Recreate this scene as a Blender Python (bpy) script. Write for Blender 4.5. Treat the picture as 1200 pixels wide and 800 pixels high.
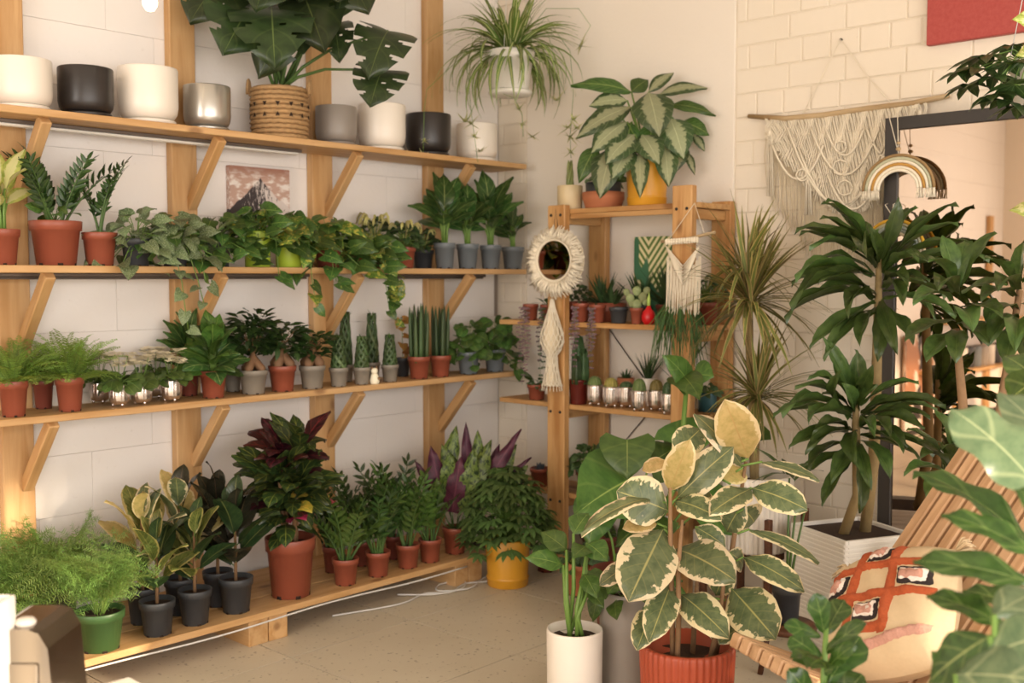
import bpy, math, random
import numpy as np
from math import sin, cos, pi, radians as R
from mathutils import Matrix, Vector, noise as mnoise
random.seed(11)
sc = bpy.context.scene
COL = sc.collection
for o in list(bpy.data.objects): bpy.data.objects.remove(o)

# ------------------------------------------------------------------ camera
F, H = 1256.0, 1.2                      # focal length in pixels of the 1200x800 frame, eye height in metres
YAW, PIT = R(42.85), math.atan(75 / 1256.0)
cam_d = bpy.data.cameras.new('camera')
cam_d.sensor_width = 36; cam_d.lens = F * 36 / 1200; cam_d.clip_start = 0.05
cam_d.dof.use_dof = True; cam_d.dof.focus_distance = 2.75; cam_d.dof.aperture_fstop = 3.6
cam = bpy.data.objects.new('camera', cam_d); COL.objects.link(cam)
cam.location = (0, 0, H); cam.rotation_euler = (pi / 2 - PIT, 0, YAW - pi / 2)
sc.camera = cam

# ------------------------------------------------------------------ light
def lin(h):
    h = h.lstrip('#'); out = []
    for i in (0, 2, 4):
        c = int(h[i:i + 2], 16) / 255
        out.append(c / 12.92 if c <= 0.04045 else ((c + 0.055) / 1.055) ** 2.4)
    return (*out, 1.0)
sc.view_settings.view_transform = 'Standard'; sc.view_settings.look = 'None'
sc.view_settings.gamma = 1.0; sc.view_settings.exposure = 0.05
sc.view_settings.use_curve_mapping = False
world = bpy.data.worlds.new('sky'); sc.world = world; world.use_nodes = True
world.node_tree.nodes['Background'].inputs[0].default_value = (1.0, 0.86, 0.70, 1)
world.node_tree.nodes['Background'].inputs[1].default_value = 1.0
def light(name, kind, loc, direction, energy, color, **kw):
    d = bpy.data.lights.new(name, kind); d.energy = energy; d.color = color
    for k, v in kw.items(): setattr(d, k, v)
    o = bpy.data.objects.new(name, d); COL.objects.link(o); o.location = loc
    o.rotation_euler = Vector(direction).to_track_quat('-Z', 'Y').to_euler()
    return o
light('sun', 'SUN', (4, -6, 4), (-0.35, 0.935, -0.27), 6.0, (1.0, 0.80, 0.56), angle=R(1.2))
light('shop_window_daylight', 'AREA', (0.5, -2.12, 1.25), (0.12, 1, -0.55), 215, (1.0, 0.945, 0.90), shape='RECTANGLE', size=5.8, size_y=1.8)
light('side_window_daylight', 'AREA', (-3.32, 1.15, 1.45), (1, 0.12, -0.16), 92, (1.0, 0.935, 0.875), shape='RECTANGLE', size=2.2, size_y=1.8)

# ------------------------------------------------------------------ pixel helpers (1200x800 frame)
AV = Vector((cos(YAW) * cos(PIT), sin(YAW) * cos(PIT), -sin(PIT)))
RV = Vector((sin(YAW), -cos(YAW), 0)); UV_ = RV.cross(AV)
EYE = Vector((0, 0, H))
def ray(x, y): return AV + RV * ((x - 600) / F) - UV_ * ((y - 400) / F)
def hit(x, y, ax, v):
    d = ray(x, y); return EYE + d * ((v - EYE[ax]) / d[ax])
def PD(x, y, depth):
    P = EYE + ray(x, y) * depth; k = 1.0                # a point must stay in front of both walls
    if P.y > 3.39: k = min(k, 3.39 / P.y)
    if P.x > 3.57: k = min(k, 3.57 / P.x)
    return EYE + ray(x, y) * (depth * k)
def depth_of(P): return (Vector(P) - EYE).dot(AV)
def solve(px, ax, v, z):
    """point with coordinate ax == v and height z whose image column is px"""
    k = (px - 600) / F; w = RV - AV * k; o = 1 - ax
    q = -(w[ax] * v + w[2] * (z - H)) / w[o]
    P = [0, 0, z]; P[ax] = v; P[o] = q
    return Vector(P)
def TH(t):  # picture-relative heading (0 = right, 90 = away, 180 = left, 270 = towards the eye) to a rotation about z
    return R(t) + YAW - pi
CAMV = lambda P: (EYE - Vector(P)).normalized()

# ------------------------------------------------------------------ materials
class NT:
    def __init__(s, name):
        s.m = bpy.data.materials.new(name); s.m.use_nodes = True
        s.t = s.m.node_tree; s.t.nodes.clear()
        s.out = s.n('ShaderNodeOutputMaterial')
    def n(s, kind, **kw):
        x = s.t.nodes.new(kind)
        for k, v in kw.items(): setattr(x, k, v)
        return x
    def l(s, a, b): s.t.links.new(a, b)
    def put(s, sock, v):
        if hasattr(v, 'links') or hasattr(v, 'is_output'): s.l(v, sock)
        else: sock.default_value = v
    def math(s, op, a, b=0.0, c=0.0, clamp=False):
        x = s.n('ShaderNodeMath', operation=op, use_clamp=clamp)
        for i, v in enumerate((a, b, c)): s.put(x.inputs[i], v)
        return x.outputs[0]
    def mix(s, f, a, b):
        x = s.n('ShaderNodeMix', data_type='RGBA')
        s.put(x.inputs[0], f); s.put(x.inputs[6], a); s.put(x.inputs[7], b)
        return x.outputs[2]
    def ramp(s, f, lo, hi):
        x = s.n('ShaderNodeMapRange', interpolation_type='SMOOTHSTEP'); s.put(x.inputs[0], f)
        x.inputs[1].default_value = lo; x.inputs[2].default_value = hi
        return x.outputs[0]
    def coord(s, which='Object', scale=(1, 1, 1), loc=(0, 0, 0)):
        c = s.n('ShaderNodeTexCoord'); mp = s.n('ShaderNodeMapping'); s.l(c.outputs[which], mp.inputs[0])
        mp.inputs['Scale'].default_value = scale; mp.inputs['Location'].default_value = loc
        return mp.outputs[0]
    def noise(s, vec, scale, detail=2, rough=0.5, dist=0.0):
        x = s.n('ShaderNodeTexNoise'); s.l(vec, x.inputs['Vector']); x.inputs['Scale'].default_value = scale
        x.inputs['Detail'].default_value = detail; x.inputs['Roughness'].default_value = rough; x.inputs['Distortion'].default_value = dist
        return x.outputs['Fac']
    def hsv(s, color, h=0.5, sat=1.0, v=1.0):
        x = s.n('ShaderNodeHueSaturation'); s.put(x.inputs['Hue'], h); s.put(x.inputs['Saturation'], sat); s.put(x.inputs['Value'], v); s.put(x.inputs['Color'], color)
        return x.outputs[0]
    def bsdf(s, color, rough=0.5, metal=0.0, bump=None, bstr=0.3, bdist=0.002, spec=0.5, **kw):
        b = s.n('ShaderNodeBsdfPrincipled'); s.put(b.inputs['Base Color'], color); s.put(b.inputs['Roughness'], rough)
        s.put(b.inputs['Metallic'], metal); b.inputs['Specular IOR Level'].default_value = spec
        for k, v in kw.items(): s.put(b.inputs[k], v)
        if bump is not None:
            n = s.n('ShaderNodeBump'); n.inputs['Strength'].default_value = bstr; n.inputs['Distance'].default_value = bdist
            s.l(bump, n.inputs['Height']); s.l(n.outputs[0], b.inputs['Normal'])
        return b
    def fin(s, b): s.l(b.outputs[0], s.out.inputs[0]); return s.m
def plain(name, color, rough=0.5, metal=0.0, var=0.06, nscale=14, bump=0.0, **kw):
    t = NT(name); c = t.coord(); nz = t.noise(c, nscale, 3)
    k = t.hsv(lin(color), 0.5, 1.0, t.math('MULTIPLY_ADD', nz, 2 * var, 1 - var))
    return t.fin(t.bsdf(k, rough, metal, nz if bump else None, bump, **kw))
def wood(name, light_c, dark_c, axis=0, rough=0.55):
    t = NT(name); s = [9, 9, 9]; s[axis] = 0.9
    oi = t.n('ShaderNodeObjectInfo'); off = t.n('ShaderNodeVectorMath', operation='MULTIPLY_ADD')
    c = t.coord('Object'); t.l(c, off.inputs[0]); off.inputs[1].default_value = s
    cx = t.n('ShaderNodeCombineXYZ')
    r = t.math('MULTIPLY', oi.outputs['Random'], 37.0)
    for i in range(3): t.l(r, cx.inputs[i])
    t.l(cx.outputs[0], off.inputs[2]); v = off.outputs[0]
    g = t.noise(v, 2.6, 5, 0.55, 0.6); g2 = t.noise(v, 14, 2, 0.6)
    col = t.mix(t.ramp(g, 0.35, 0.72), lin(light_c), lin(dark_c))
    col = t.mix(t.math('MULTIPLY', t.ramp(g2, 0.5, 0.8), 0.25), col, lin(dark_c))
    vo = t.n('ShaderNodeTexVoronoi'); s2 = [8, 8, 8]; s2[axis] = 4.0
    t.l(t.coord('Object', s2), vo.inputs['Vector']); vo.inputs['Scale'].default_value = 1.0
    knot = t.math('SUBTRACT', 1.0, t.ramp(vo.outputs['Distance'], 0.05, 0.16))
    col = t.mix(t.math('MULTIPLY', knot, 0.6), col, lin('6b3f1c'))
    col = t.hsv(col, 0.5, 1.0, t.math('MULTIPLY_ADD', oi.outputs['Random'], 0.16, 0.92))
    return t.fin(t.bsdf(col, rough, 0, g, 0.15))
def leafm(name, base, dark=None, rib='7fa24a', ribw=0.07, edge=None, edge_t=0.75, edge_n=0.35, mid=None, mid_t=0.45, mid_n=0.5,
          spots=None, spot_t=0.58, spot_s=26, rough=0.38, trans=0.22, veins=0.35, nvein=26, nscale=9.0, var=0.3):
    """leaf surface: UV u runs across the blade (midrib at 0.5), v along it"""
    t = NT(name); uv = t.n('ShaderNodeUVMap'); sp = t.n('ShaderNodeSeparateXYZ'); t.l(uv.outputs[0], sp.inputs[0])
    u, v = sp.outputs[0], sp.outputs[1]
    d = t.math('MULTIPLY', t.math('ABSOLUTE', t.math('SUBTRACT', u, 0.5)), 2.0)
    oi = t.n('ShaderNodeObjectInfo'); rnd = oi.outputs['Random']
    mp = t.n('ShaderNodeMapping'); t.l(uv.outputs[0], mp.inputs[0]); mp.inputs['Scale'].default_value = (1.0, 2.2, 1)
    cx = t.n('ShaderNodeCombineXYZ'); t.l(t.math('MULTIPLY', rnd, 40.0), cx.inputs[0]); t.l(t.math('MULTIPLY', rnd, 23.0), cx.inputs[1]); t.l(cx.outputs[0], mp.inputs['Location'])
    nz = t.noise(mp.outputs[0], nscale * 0.35, 3, 0.6)
    col = t.mix(t.ramp(nz, 0.35, 0.7), lin(base), lin(dark or base))
    side = t.math('SUBTRACT', v, t.math('MULTIPLY', d, 0.28))
    wv = t.math('SINE', t.math('MULTIPLY', side, nvein * 2.0))
    if edge:
        k = t.math('ADD', t.math('ADD', d, t.math('MULTIPLY', t.math('SUBTRACT', nz, 0.5), 2.2 * edge_n)), t.math('MULTIPLY', wv, 0.02))
        col = t.mix(t.ramp(k, edge_t - 0.04, edge_t + 0.04), col, lin(edge))
    if mid:
        k = t.math('ADD', t.math('ADD', d, t.math('MULTIPLY', t.math('SUBTRACT', nz, 0.5), 2.2 * mid_n)), t.math('MULTIPLY', wv, 0.035))
        col = t.mix(t.ramp(k, mid_t + 0.08, mid_t - 0.08), col, lin(mid))
    if spots:
        n2 = t.noise(mp.outputs[0], spot_s * 0.3, 2, 0.7)
        col = t.mix(t.ramp(n2, spot_t - 0.03, spot_t + 0.05), col, lin(spots))
    if veins: col = t.mix(t.math('MULTIPLY', t.ramp(wv, 0.86, 1.0), veins), col, lin(rib))
    col = t.mix(t.math('MULTIPLY', t.ramp(d, ribw, ribw * 0.3), 0.85), col, lin(rib))
    col = t.hsv(col, t.math('MULTIPLY_ADD', rnd, 0.03, 0.46), 0.95, t.math('MULTIPLY_ADD', rnd, 2 * var, 0.92 - var))
    b = t.bsdf(col, rough, 0, wv, 0.10, 0.001, spec=0.45)
    tr = t.n('ShaderNodeBsdfTranslucent'); t.l(t.hsv(col, 0.49, 1.15, 1.3), tr.inputs[0])
    mx = t.n('ShaderNodeMixShader'); mx.inputs[0].default_value = trans
    t.l(b.outputs[0], mx.inputs[1]); t.l(tr.outputs[0], mx.inputs[2]); t.l(mx.outputs[0], t.out.inputs[0])
    return t.m

M = {}
for ax in 'xyz':
    M['pine_' + ax] = wood('pine wood grain ' + ax, 'cba372', 'b58853', 'xyz'.index(ax))
    M['oak_' + ax] = wood('unit wood grain ' + ax, 'c89c66', 'a87642', 'xyz'.index(ax))
M['slat'] = wood('slatted chair wood', 'c8a27c', 'ab835c', 1)
M['walnut'] = wood('dark stand wood', '6a3f26', '4a2a18', 0)
M['drift'] = wood('driftwood', 'c7ad86', '9f8259', 1)
M['terra'] = plain('terracotta plastic', '914c38', 0.42, var=0.08)
M['terra_dark'] = plain('dark terracotta plastic', '7d4033', 0.45, var=0.08)
M['terra_red'] = plain('brick red glaze', 'a8492e', 0.4, var=0.05)
M['terra_clay'] = plain('clay bowl', 'b8714c', 0.7, var=0.1)
M['white_pot'] = plain('white ceramic', 'ece3d6', 0.35, var=0.02)
M['white_pl'] = plain('white plastic', 'eee9e0', 0.4, var=0.03)
M['cream_cer'] = plain('cream ceramic', 'd8c39a', 0.4, var=0.08)
M['black_pot'] = plain('black ceramic', '2b2624', 0.35, var=0.05)
M['grey_pot'] = plain('warm grey ceramic', '8f867d', 0.4, var=0.05)
M['silver_pot'] = plain('silver glaze', 'b9b5ad', 0.28, metal=0.75, var=0.03)
M['mercury'] = plain('mercury glass silver', 'e6dedb', 0.2, metal=0.95, var=0.12, nscale=40)
M['nurs_grey'] = plain('slate grey nursery plastic', '6d7479', 0.42, var=0.05)
M['nurs_dark'] = plain('charcoal nursery plastic', '3b3d40', 0.45, var=0.06)
M['nurs_taupe'] = plain('taupe nursery plastic', '8b8377', 0.5, var=0.05)
M['lime_pot'] = plain('lime green plastic', 'a9c03b', 0.4, var=0.04)
M['green_pot'] = plain('green plastic', '3a5a30', 0.45, var=0.06)
M['yellow_pot'] = plain('mustard yellow ceramic', 'd79a2c', 0.38, var=0.04)
M['oxblood'] = plain('oxblood glaze', '5d211b', 0.25, var=0.1)
M['blue_pot'] = plain('teal ceramic', '2d5c66', 0.35)
M['soil'] = plain('potting soil', '3a281c', 0.95, var=0.5, nscale=160, bump=0.8)
M['bark'] = plain('brown bark', '8a6a4a', 0.8, var=0.25, nscale=60, bump=0.6)
M['stem'] = plain('green stem', '6b8a3e', 0.5, var=0.15)
M['stem_dark'] = plain('dark green stem', '4a6630', 0.5, var=0.15)
M['cane'] = plain('dracaena cane', '9a8358', 0.75, var=0.25, nscale=50, bump=0.5)
M['root'] = plain('ginseng root', '7d5c40', 0.7, var=0.2, nscale=30, bump=0.5)
M['basket'] = plain('woven seagrass', 'b08c60', 0.8, var=0.35, nscale=70, bump=0.7)
M['dark_hole'] = plain('dark gap', '2a1a10', 0.9)
M['cotton'] = plain('cotton cord', 'dccdb0', 0.9, var=0.1, nscale=90, bump=0.5)
M['cotton_w'] = plain('white cotton cord', 'eadfc9', 0.9, var=0.08, nscale=90, bump=0.5)
M['wire'] = plain('dark wire', '26221f', 0.5)
M['white_cable'] = plain('white cable', 'dcdad6', 0.5)
M['frame_black'] = plain('black metal frame', '2b2622', 0.4, var=0.05)
M['steel'] = plain('brushed steel', '9a9084', 0.2, metal=1.0, var=0.1, nscale=8)
M['led'] = plain('frosted strip cover', 'efe9df', 0.4)
M['dark_strip'] = plain('dark aluminium strip', '6b6058', 0.45, metal=0.4)
M['red_wax'] = plain('red wax', 'c5141c', 0.3)
M['petal'] = plain('cream petals', 'f3ead0', 0.6, var=0.06)
M['bulbskin'] = plain('pale green shoot', 'a9c463', 0.5)
def t_mirror():
    t = NT('mirror glass'); return t.fin(t.bsdf(lin('bfb0a2'), 0.01, 1.0))
M['mirror'] = t_mirror()
def t_wall(name, c1, c2):
    t = NT(name); c = t.coord('Object'); a = t.noise(c, 1.6, 4); b = t.noise(c, 60, 3)
    col = t.mix(a, lin(c1), lin(c2)); col = t.mix(t.math('MULTIPLY', t.ramp(b, 0.66, 0.8), 0.12), col, lin('a5947f'))
    return t.fin(t.bsdf(col, 0.75, 0, b, 0.22, 0.003))
M['wall'] = t_wall('white painted block', 'f0ebe7', 'eae3dc')
M['brick'] = t_wall('white painted brick', 'eee4d4', 'e6d9c5')
M['plaster'] = t_wall('white plaster', 'eee6db', 'e7dccd')
M['ceil'] = t_wall('ceiling paint', 'e9e2d8', 'e2d9cc')
M['mortar'] = t_wall('painted mortar', 'e9dfce', 'e0d4c0')
M['joint'] = t_wall('block joint', '9d9084', '8d8175')
def t_tile():
    t = NT('terrazzo tile'); oi = t.n('ShaderNodeObjectInfo'); c = t.coord('Object')
    a = t.noise(c, 5, 3); vo = t.n('ShaderNodeTexVoronoi'); t.l(c, vo.inputs['Vector']); vo.inputs['Scale'].default_value = 55
    col = t.mix(a, lin('d6cbb6'), lin('c8bba4'))
    chip = t.math('MULTIPLY', t.ramp(vo.outputs['Distance'], 0.32, 0.18), t.ramp(t.noise(c, 38, 1), 0.5, 0.62))
    col = t.mix(t.math('MULTIPLY', chip, 0.55), col, lin('6d5a46'))
    vo2 = t.n('ShaderNodeTexVoronoi'); t.l(c, vo2.inputs['Vector']); vo2.inputs['Scale'].default_value = 150
    col = t.mix(t.math('MULTIPLY', t.ramp(vo2.outputs['Distance'], 0.25, 0.1), 0.22), col, lin('d8cfbd'))
    col = t.hsv(col, 0.5, 1.0, t.math('MULTIPLY_ADD', oi.outputs['Random'], 0.08, 0.96))
    return t.fin(t.bsdf(col, 0.42, 0, a, 0.05))
M['tile'] = t_tile(); M['grout'] = plain('dark grout', '3a3128', 0.9)

# foliage
M['l_monstera'] = leafm('monstera leaf', '2f4624', '22361c', rib='61783f', ribw=0.025, rough=0.33, veins=0.15, nvein=14, trans=0.18)
M['l_zz'] = leafm('glossy zz leaf', '2f5423', '20401b', rib='5d7f3e', rough=0.3, veins=0, trans=0.15)
M['l_zz2'] = leafm('young zz leaf', '4a7a30', '396227', rib='7c9f4d', rough=0.3, veins=0, trans=0.2)
M['l_pale'] = leafm('pale dieffenbachia leaf', 'b9c96a', '8fae4c', rib='d3dd9a', mid='dbe0a0', mid_t=0.5, mid_n=0.3, trans=0.35)
M['l_satin'] = leafm('silver satin leaf', '55703f', '47633a', rib='86a06a', spots='a9b996', spot_t=0.54, spot_s=36, rough=0.5)
M['l_pothos'] = leafm('green pothos leaf', '3c6a2c', '2c5523', rib='7b9c4c', rough=0.32, spots='a8b84e', spot_t=0.66, spot_s=10)
M['l_gold'] = leafm('golden pothos leaf', '5d8a33', '416f2a', rib='9db85a', rough=0.32, spots='c9c850', spot_t=0.55, spot_s=9, trans=0.3)
M['l_pep'] = leafm('peperomia leaf', '33512a', '263f22', rib='5c7a44', rough=0.4, nvein=10)
M['l_dieff'] = leafm('dark green striped leaf', '3c6a30', '2b5225', rib='a5bd72', ribw=0.06, rough=0.32, veins=0.25, nvein=12)
M['l_fern'] = leafm('bright fern frond', '8db856', '6b9c42', rib='6f9a45', veins=0, trans=0.35, rough=0.5)
M['l_asp'] = leafm('asparagus needle', '7fae5a', '68984a', rib='6f9a45', veins=0, trans=0.3, rough=0.6)
M['l_kal'] = leafm('kalanchoe leaf', '4a6b2d', '3b5a26', rib='6f8d45', rough=0.4, veins=0)
M['l_spath'] = leafm('peace lily leaf', '4a7a2e', '366524', rib='7ba04a', rough=0.33)
M['l_ficus'] = leafm('small ficus leaf', '2f5526', '23451f', rib='567c3c', rough=0.35, veins=0)
M['l_sans'] = leafm('cylinder sansevieria', '4c6b3c', '3a5731', rib='4c6b3c', veins=0.0, rough=0.45, spots='6f8a58', spot_s=60, spot_t=0.6)
M['l_pilea'] = leafm('round pilea leaf', '3f6b2d', '2f5824', rib='6f9346', rough=0.33)
M['l_rub_g'] = leafm('rubber plant leaf', '33502c', '243f24', rib='8d9a55', ribw=0.05, rough=0.28, veins=0.1)
M['l_rub_o'] = leafm('olive rubber leaf', '6b7a3a', '4b5c2c', rib='a9a95c', ribw=0.05, rough=0.3, edge='b3ad62', edge_t=0.8)
M['l_rub_d'] = leafm('burgundy rubber leaf', '39392a', '2a2f22', rib='6b5a3c', ribw=0.05, rough=0.26, veins=0.1)
M['l_rub_v'] = leafm('variegated rubber leaf', '6a7a52', '4d6140', rib='b4b56c', ribw=0.05, edge='e6dcaa', edge_t=0.78, edge_n=0.62, rough=0.33, veins=0.12, nvein=20, trans=0.25, var=0.14)
M['l_rub_c'] = leafm('creamy rubber leaf', 'cfc272', 'b5ad5c', rib='c4b163', ribw=0.05, edge='eadfa0', edge_t=0.8, rough=0.36, veins=0.1, trans=0.3, var=0.1)
M['l_crot'] = leafm('croton leaf', '304a22', '23391d', rib='8a9a3e', ribw=0.06, rough=0.28, veins=0.4, nvein=12)
M['l_crot_r'] = leafm('red croton leaf', '44231d', '2b1c18', rib='7d3a28', ribw=0.08, rough=0.28, veins=0.5, nvein=12)
M['l_crot_y'] = leafm('yellow croton leaf', 'b7a52e', '80892c', rib='d7c64a', ribw=0.08, rough=0.3)
M['l_crot_h'] = leafm('scarlet croton leaf', 'c0392c', 'a3302a', rib='d8604a', rough=0.35)
M['l_cal'] = leafm('rattlesnake calathea leaf', '6f8f3f', '5a7c34', rib='5a7c34', spots='27401f', spot_t=0.52, spot_s=20, rough=0.4, nvein=8, veins=0)
M['l_cal_p'] = leafm('purple calathea underside', '5a2433', '43202c', rib='7a3a46', rough=0.5, veins=0.2, nvein=14)
M['l_sch'] = leafm('schefflera leaflet', '567a3e', '436834', rib='7a955a', rough=0.38, veins=0)
M['l_sch_d'] = leafm('dark schefflera leaflet', '35582a', '274722', rib='5f7f45', rough=0.33, veins=0)
M['l_spider'] = leafm('spider plant leaf', '6b8f42', '567c36', rib='dfe3a8', ribw=0.28, rough=0.4, veins=0, trans=0.3)
M['l_agl'] = leafm('silver aglaonema leaf', '3c5a2e', '2d4a26', rib='c5cfa0', ribw=0.03, mid='98a37c', mid_t=0.50, mid_n=0.36, rough=0.42, veins=0.15, nvein=22, nscale=14, var=0.15)
M['l_agl_d'] = leafm('green aglaonema leaf', '3e6b2c', '2f5724', rib='86a05a', rough=0.35)
M['l_succ'] = leafm('green succulent', '4d6d45', '3a5a38', rib='5d7d50', veins=0, rough=0.5)
M['l_haw'] = leafm('spiky succulent', '3f6138', '2f4f2c', rib='54764a', veins=0, rough=0.45)
M['l_blue'] = leafm('blue grey succulent', '6d7480', '596170', rib='7c8490', veins=0, rough=0.6)
M['l_heart'] = leafm('string of hearts leaf', '8a5f6a', '6b5a52', rib='9a7a80', veins=0, rough=0.5)
M['l_rhip'] = leafm('rhipsalis stems', '3f7038', '2f5c2c', rib='4f8040', veins=0, rough=0.5)
M['l_marg'] = leafm('variegated marginata leaf', '6f7f3c', '596c32', rib='7f8c46', ribw=0.2, edge='b9ad66', edge_t=0.62, edge_n=0.1, rough=0.4, veins=0, trans=0.25)
M['l_drac'] = leafm('dracaena leaf', '4a6a30', '355425', rib='5f7c42', ribw=0.05, rough=0.3, veins=0, trans=0.2)
M['l_big'] = leafm('heart philodendron leaf', '4a7530', '386327', rib='8fae58', ribw=0.03, rough=0.33, nvein=9, veins=0.14)
M['l_fid'] = leafm('fiddle leaf', '3a6029', '294c1f', rib='8fae62', ribw=0.03, rough=0.22, nvein=7, veins=0.2, trans=0.28, var=0.15)
M['l_fid_p'] = leafm('pale fiddle leaf', '6d8863', '557352', rib='b5c496', ribw=0.04, rough=0.3, nvein=7, veins=0.35, trans=0.28, var=0.1)
M['l_vmon'] = leafm('variegated lime leaf', 'a9bf57', '86a945', rib='d5dc96', spots='dde39a', spot_t=0.56, spot_s=10, trans=0.35)
M['l_cact'] = leafm('cactus green', '5b7a3c', '486832', rib='c9c58a', ribw=0.05, veins=0.5, nvein=20, rough=0.6)
M['l_cact_y'] = leafm('yellow green cactus', '9a8f3a', '7f8436', rib='d8cf86', veins=0.5, nvein=20, rough=0.6)
M['l_opun'] = leafm('pale opuntia pad', '93a26c', '80935e', rib='c5caa0', spots='c9cfa5', spot_t=0.62, spot_s=60, veins=0, rough=0.6)
M['l_dry'] = leafm('dry yellow leaf', 'b08a3a', '8f7a34', rib='c9a95a', rough=0.6, trans=0.3)
M['l_flower'] = leafm('pale green flower spike', 'b9bd6a', 'a3ad58', rib='c9c97a', veins=0, rough=0.6)

# ------------------------------------------------------------------ mesh builder
class MB:
    def __init__(s): s.v, s.f, s.t, s.m = [], [], [], []
    def add(s, vs, fs, uv=None, mi=0):
        o = len(s.v); s.v += [tuple(p) for p in vs]; s.t += (uv if uv else [(0.5, 0.3)] * len(vs))
        s.f += [tuple(i + o for i in f) for f in fs]; s.m += [mi] * len(fs); return s
    def box(s, x0, x1, y0, y1, z0, z1, b=0.0, mi=0, T=None):
        if b <= 0:
            vs = [(x, y, z) for z in (z0, z1) for y in (y0, y1) for x in (x0, x1)]
            fs = [(0, 2, 3, 1), (4, 5, 7, 6), (0, 1, 5, 4), (2, 6, 7, 3), (0, 4, 6, 2), (1, 3, 7, 5)]
        else:       # chamfered box: 24 vertices
            vs, fs, idx = [], [], {}
            X, Y, Z = (x0, x1), (y0, y1), (z0, z1)
            for i in (0, 1):
                for j in (0, 1):
                    for k in (0, 1):
                        p = (X[i], Y[j], Z[k]); q = (X[i] + b * (1 - 2 * i), Y[j] + b * (1 - 2 * j), Z[k] + b * (1 - 2 * k))
                        for a in range(3):
                            w = list(q); w[a] = p[a]; idx[i, j, k, a] = len(vs); vs.append(tuple(w))
            for a in range(3):
                o = [c for c in range(3) if c != a]
                for e in (0, 1):
                    loop = []
                    for (m, n) in ((0, 0), (1, 0), (1, 1), (0, 1)):
                        c = [0, 0, 0]; c[a] = e; c[o[0]] = m; c[o[1]] = n; loop.append(idx[(*c, a)])
                    fs.append(tuple(loop))
                for m in (0, 1):
                    for n in (0, 1):
                        c0 = [0, 0, 0]; c0[o[0]] = m; c0[o[1]] = n; c1 = list(c0); c1[a] = 1
                        fs.append((idx[(*c0, o[0])], idx[(*c1, o[0])], idx[(*c1, o[1])], idx[(*c0, o[1])]))
            for i in (0, 1):
                for j in (0, 1):
                    for k in (0, 1): fs.append(tuple(idx[i, j, k, a] for a in range(3)))
        if T is not None: vs = [T @ Vector(p) for p in vs]
        return s.add(vs, fs, None, mi)
    def tube(s, pts, rad, n=6, mi=0, cap=True, uv=(0.5, 0.1), flat=1.0):
        pts = [Vector(p) for p in pts]; k = len(pts)
        if not hasattr(rad, '__len__'): rad = [rad] * k
        vs, fs, up = [], [], None
        for i, p in enumerate(pts):
            d = (pts[min(i + 1, k - 1)] - pts[max(i - 1, 0)]).normalized()
            if up is None: up = Vector((0, 0, 1)) if abs(d.z) < 0.9 else Vector((1, 0, 0))
            x = d.cross(up).normalized(); up = x.cross(d).normalized()
            for j in range(n):
                a = 2 * pi * j / n; vs.append(p + x * cos(a) * rad[i] + up * sin(a) * rad[i] * flat)
        for i in range(k - 1):
            for j in range(n): fs.append((i * n + j, i * n + (j + 1) % n, (i + 1) * n + (j + 1) % n, (i + 1) * n + j))
        if cap: fs += [tuple(range(n))[::-1], tuple((k - 1) * n + j for j in range(n))]
        return s.add(vs, fs, [uv] * len(vs), mi)
    def lathe(s, prof, n=24, mi=0, flute=0, amp=0.0, f0=0, f1=99, T=None, ell=(1, 1)):
        vs, fs, uv, rows = [], [], [], []
        for i, (r, z) in enumerate(prof):
            if r <= 1e-6: rows.append([len(vs)]); vs.append((0, 0, z)); uv.append((0.5, z)); continue
            row = []
            for j in range(n):
                a = 2 * pi * j / n; q = r
                if flute and f0 <= i <= f1: q = r * (1 + amp * (abs(cos(a * flute / 2)) - 0.5))
                row.append(len(vs)); vs.append((q * cos(a) * ell[0], q * sin(a) * ell[1], z)); uv.append((0.5 + 0.5 * sin(a * max(flute, 1)), i / len(prof)))
            rows.append(row)
        for A, B in zip(rows, rows[1:]):
            if len(A) == 1 and len(B) == 1: continue
            for j in range(n):
                k = (j + 1) % n
                if len(A) == 1: fs.append((A[0], B[k], B[j]))
                elif len(B) == 1: fs.append((A[j], A[k], B[0]))
                else: fs.append((A[j], A[k], B[k], B[j]))
        if T is not None: vs = [T @ Vector(p) for p in vs]
        return s.add(vs, fs, uv, mi)
    def leaflet(s, p, d, nrm, l, w, mi=0, cup=0.12):
        p, d = Vector(p), Vector(d).normalized(); x = d.cross(Vector(nrm)).normalized(); n = x.cross(d)
        vs = [p, p + d * l * .35 + x * w * .5 + n * w * cup, p + d * l * .38, p + d * l * .35 - x * w * .5 + n * w * cup,
              p + d * l * .72 + x * w * .36 + n * w * cup * .5 - n * l * .03, p + d * l * .72 - n * l * .05, p + d * l * .72 - x * w * .36 + n * w * cup * .5 - n * l * .03, p + d * l - n * l * .12]
        uv = [(.5, 0), (1, .35), (.5, .35), (0, .35), (.9, .7), (.5, .7), (.1, .7), (.5, 1)]
        return s.add(vs, [(0, 1, 2), (0, 2, 3), (1, 4, 5, 2), (2, 5, 6, 3), (4, 7, 5), (5, 7, 6)], uv, mi)
    def needle(s, p, d, nrm, l, w, mi=0):
        p, d = Vector(p), Vector(d).normalized(); x = d.cross(Vector(nrm)).normalized() * w * .5
        return s.add([p - x, p + x, p + d * l], [(0, 1, 2)], [(.3, 0), (.7, 0), (.5, 1)], mi)
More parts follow.
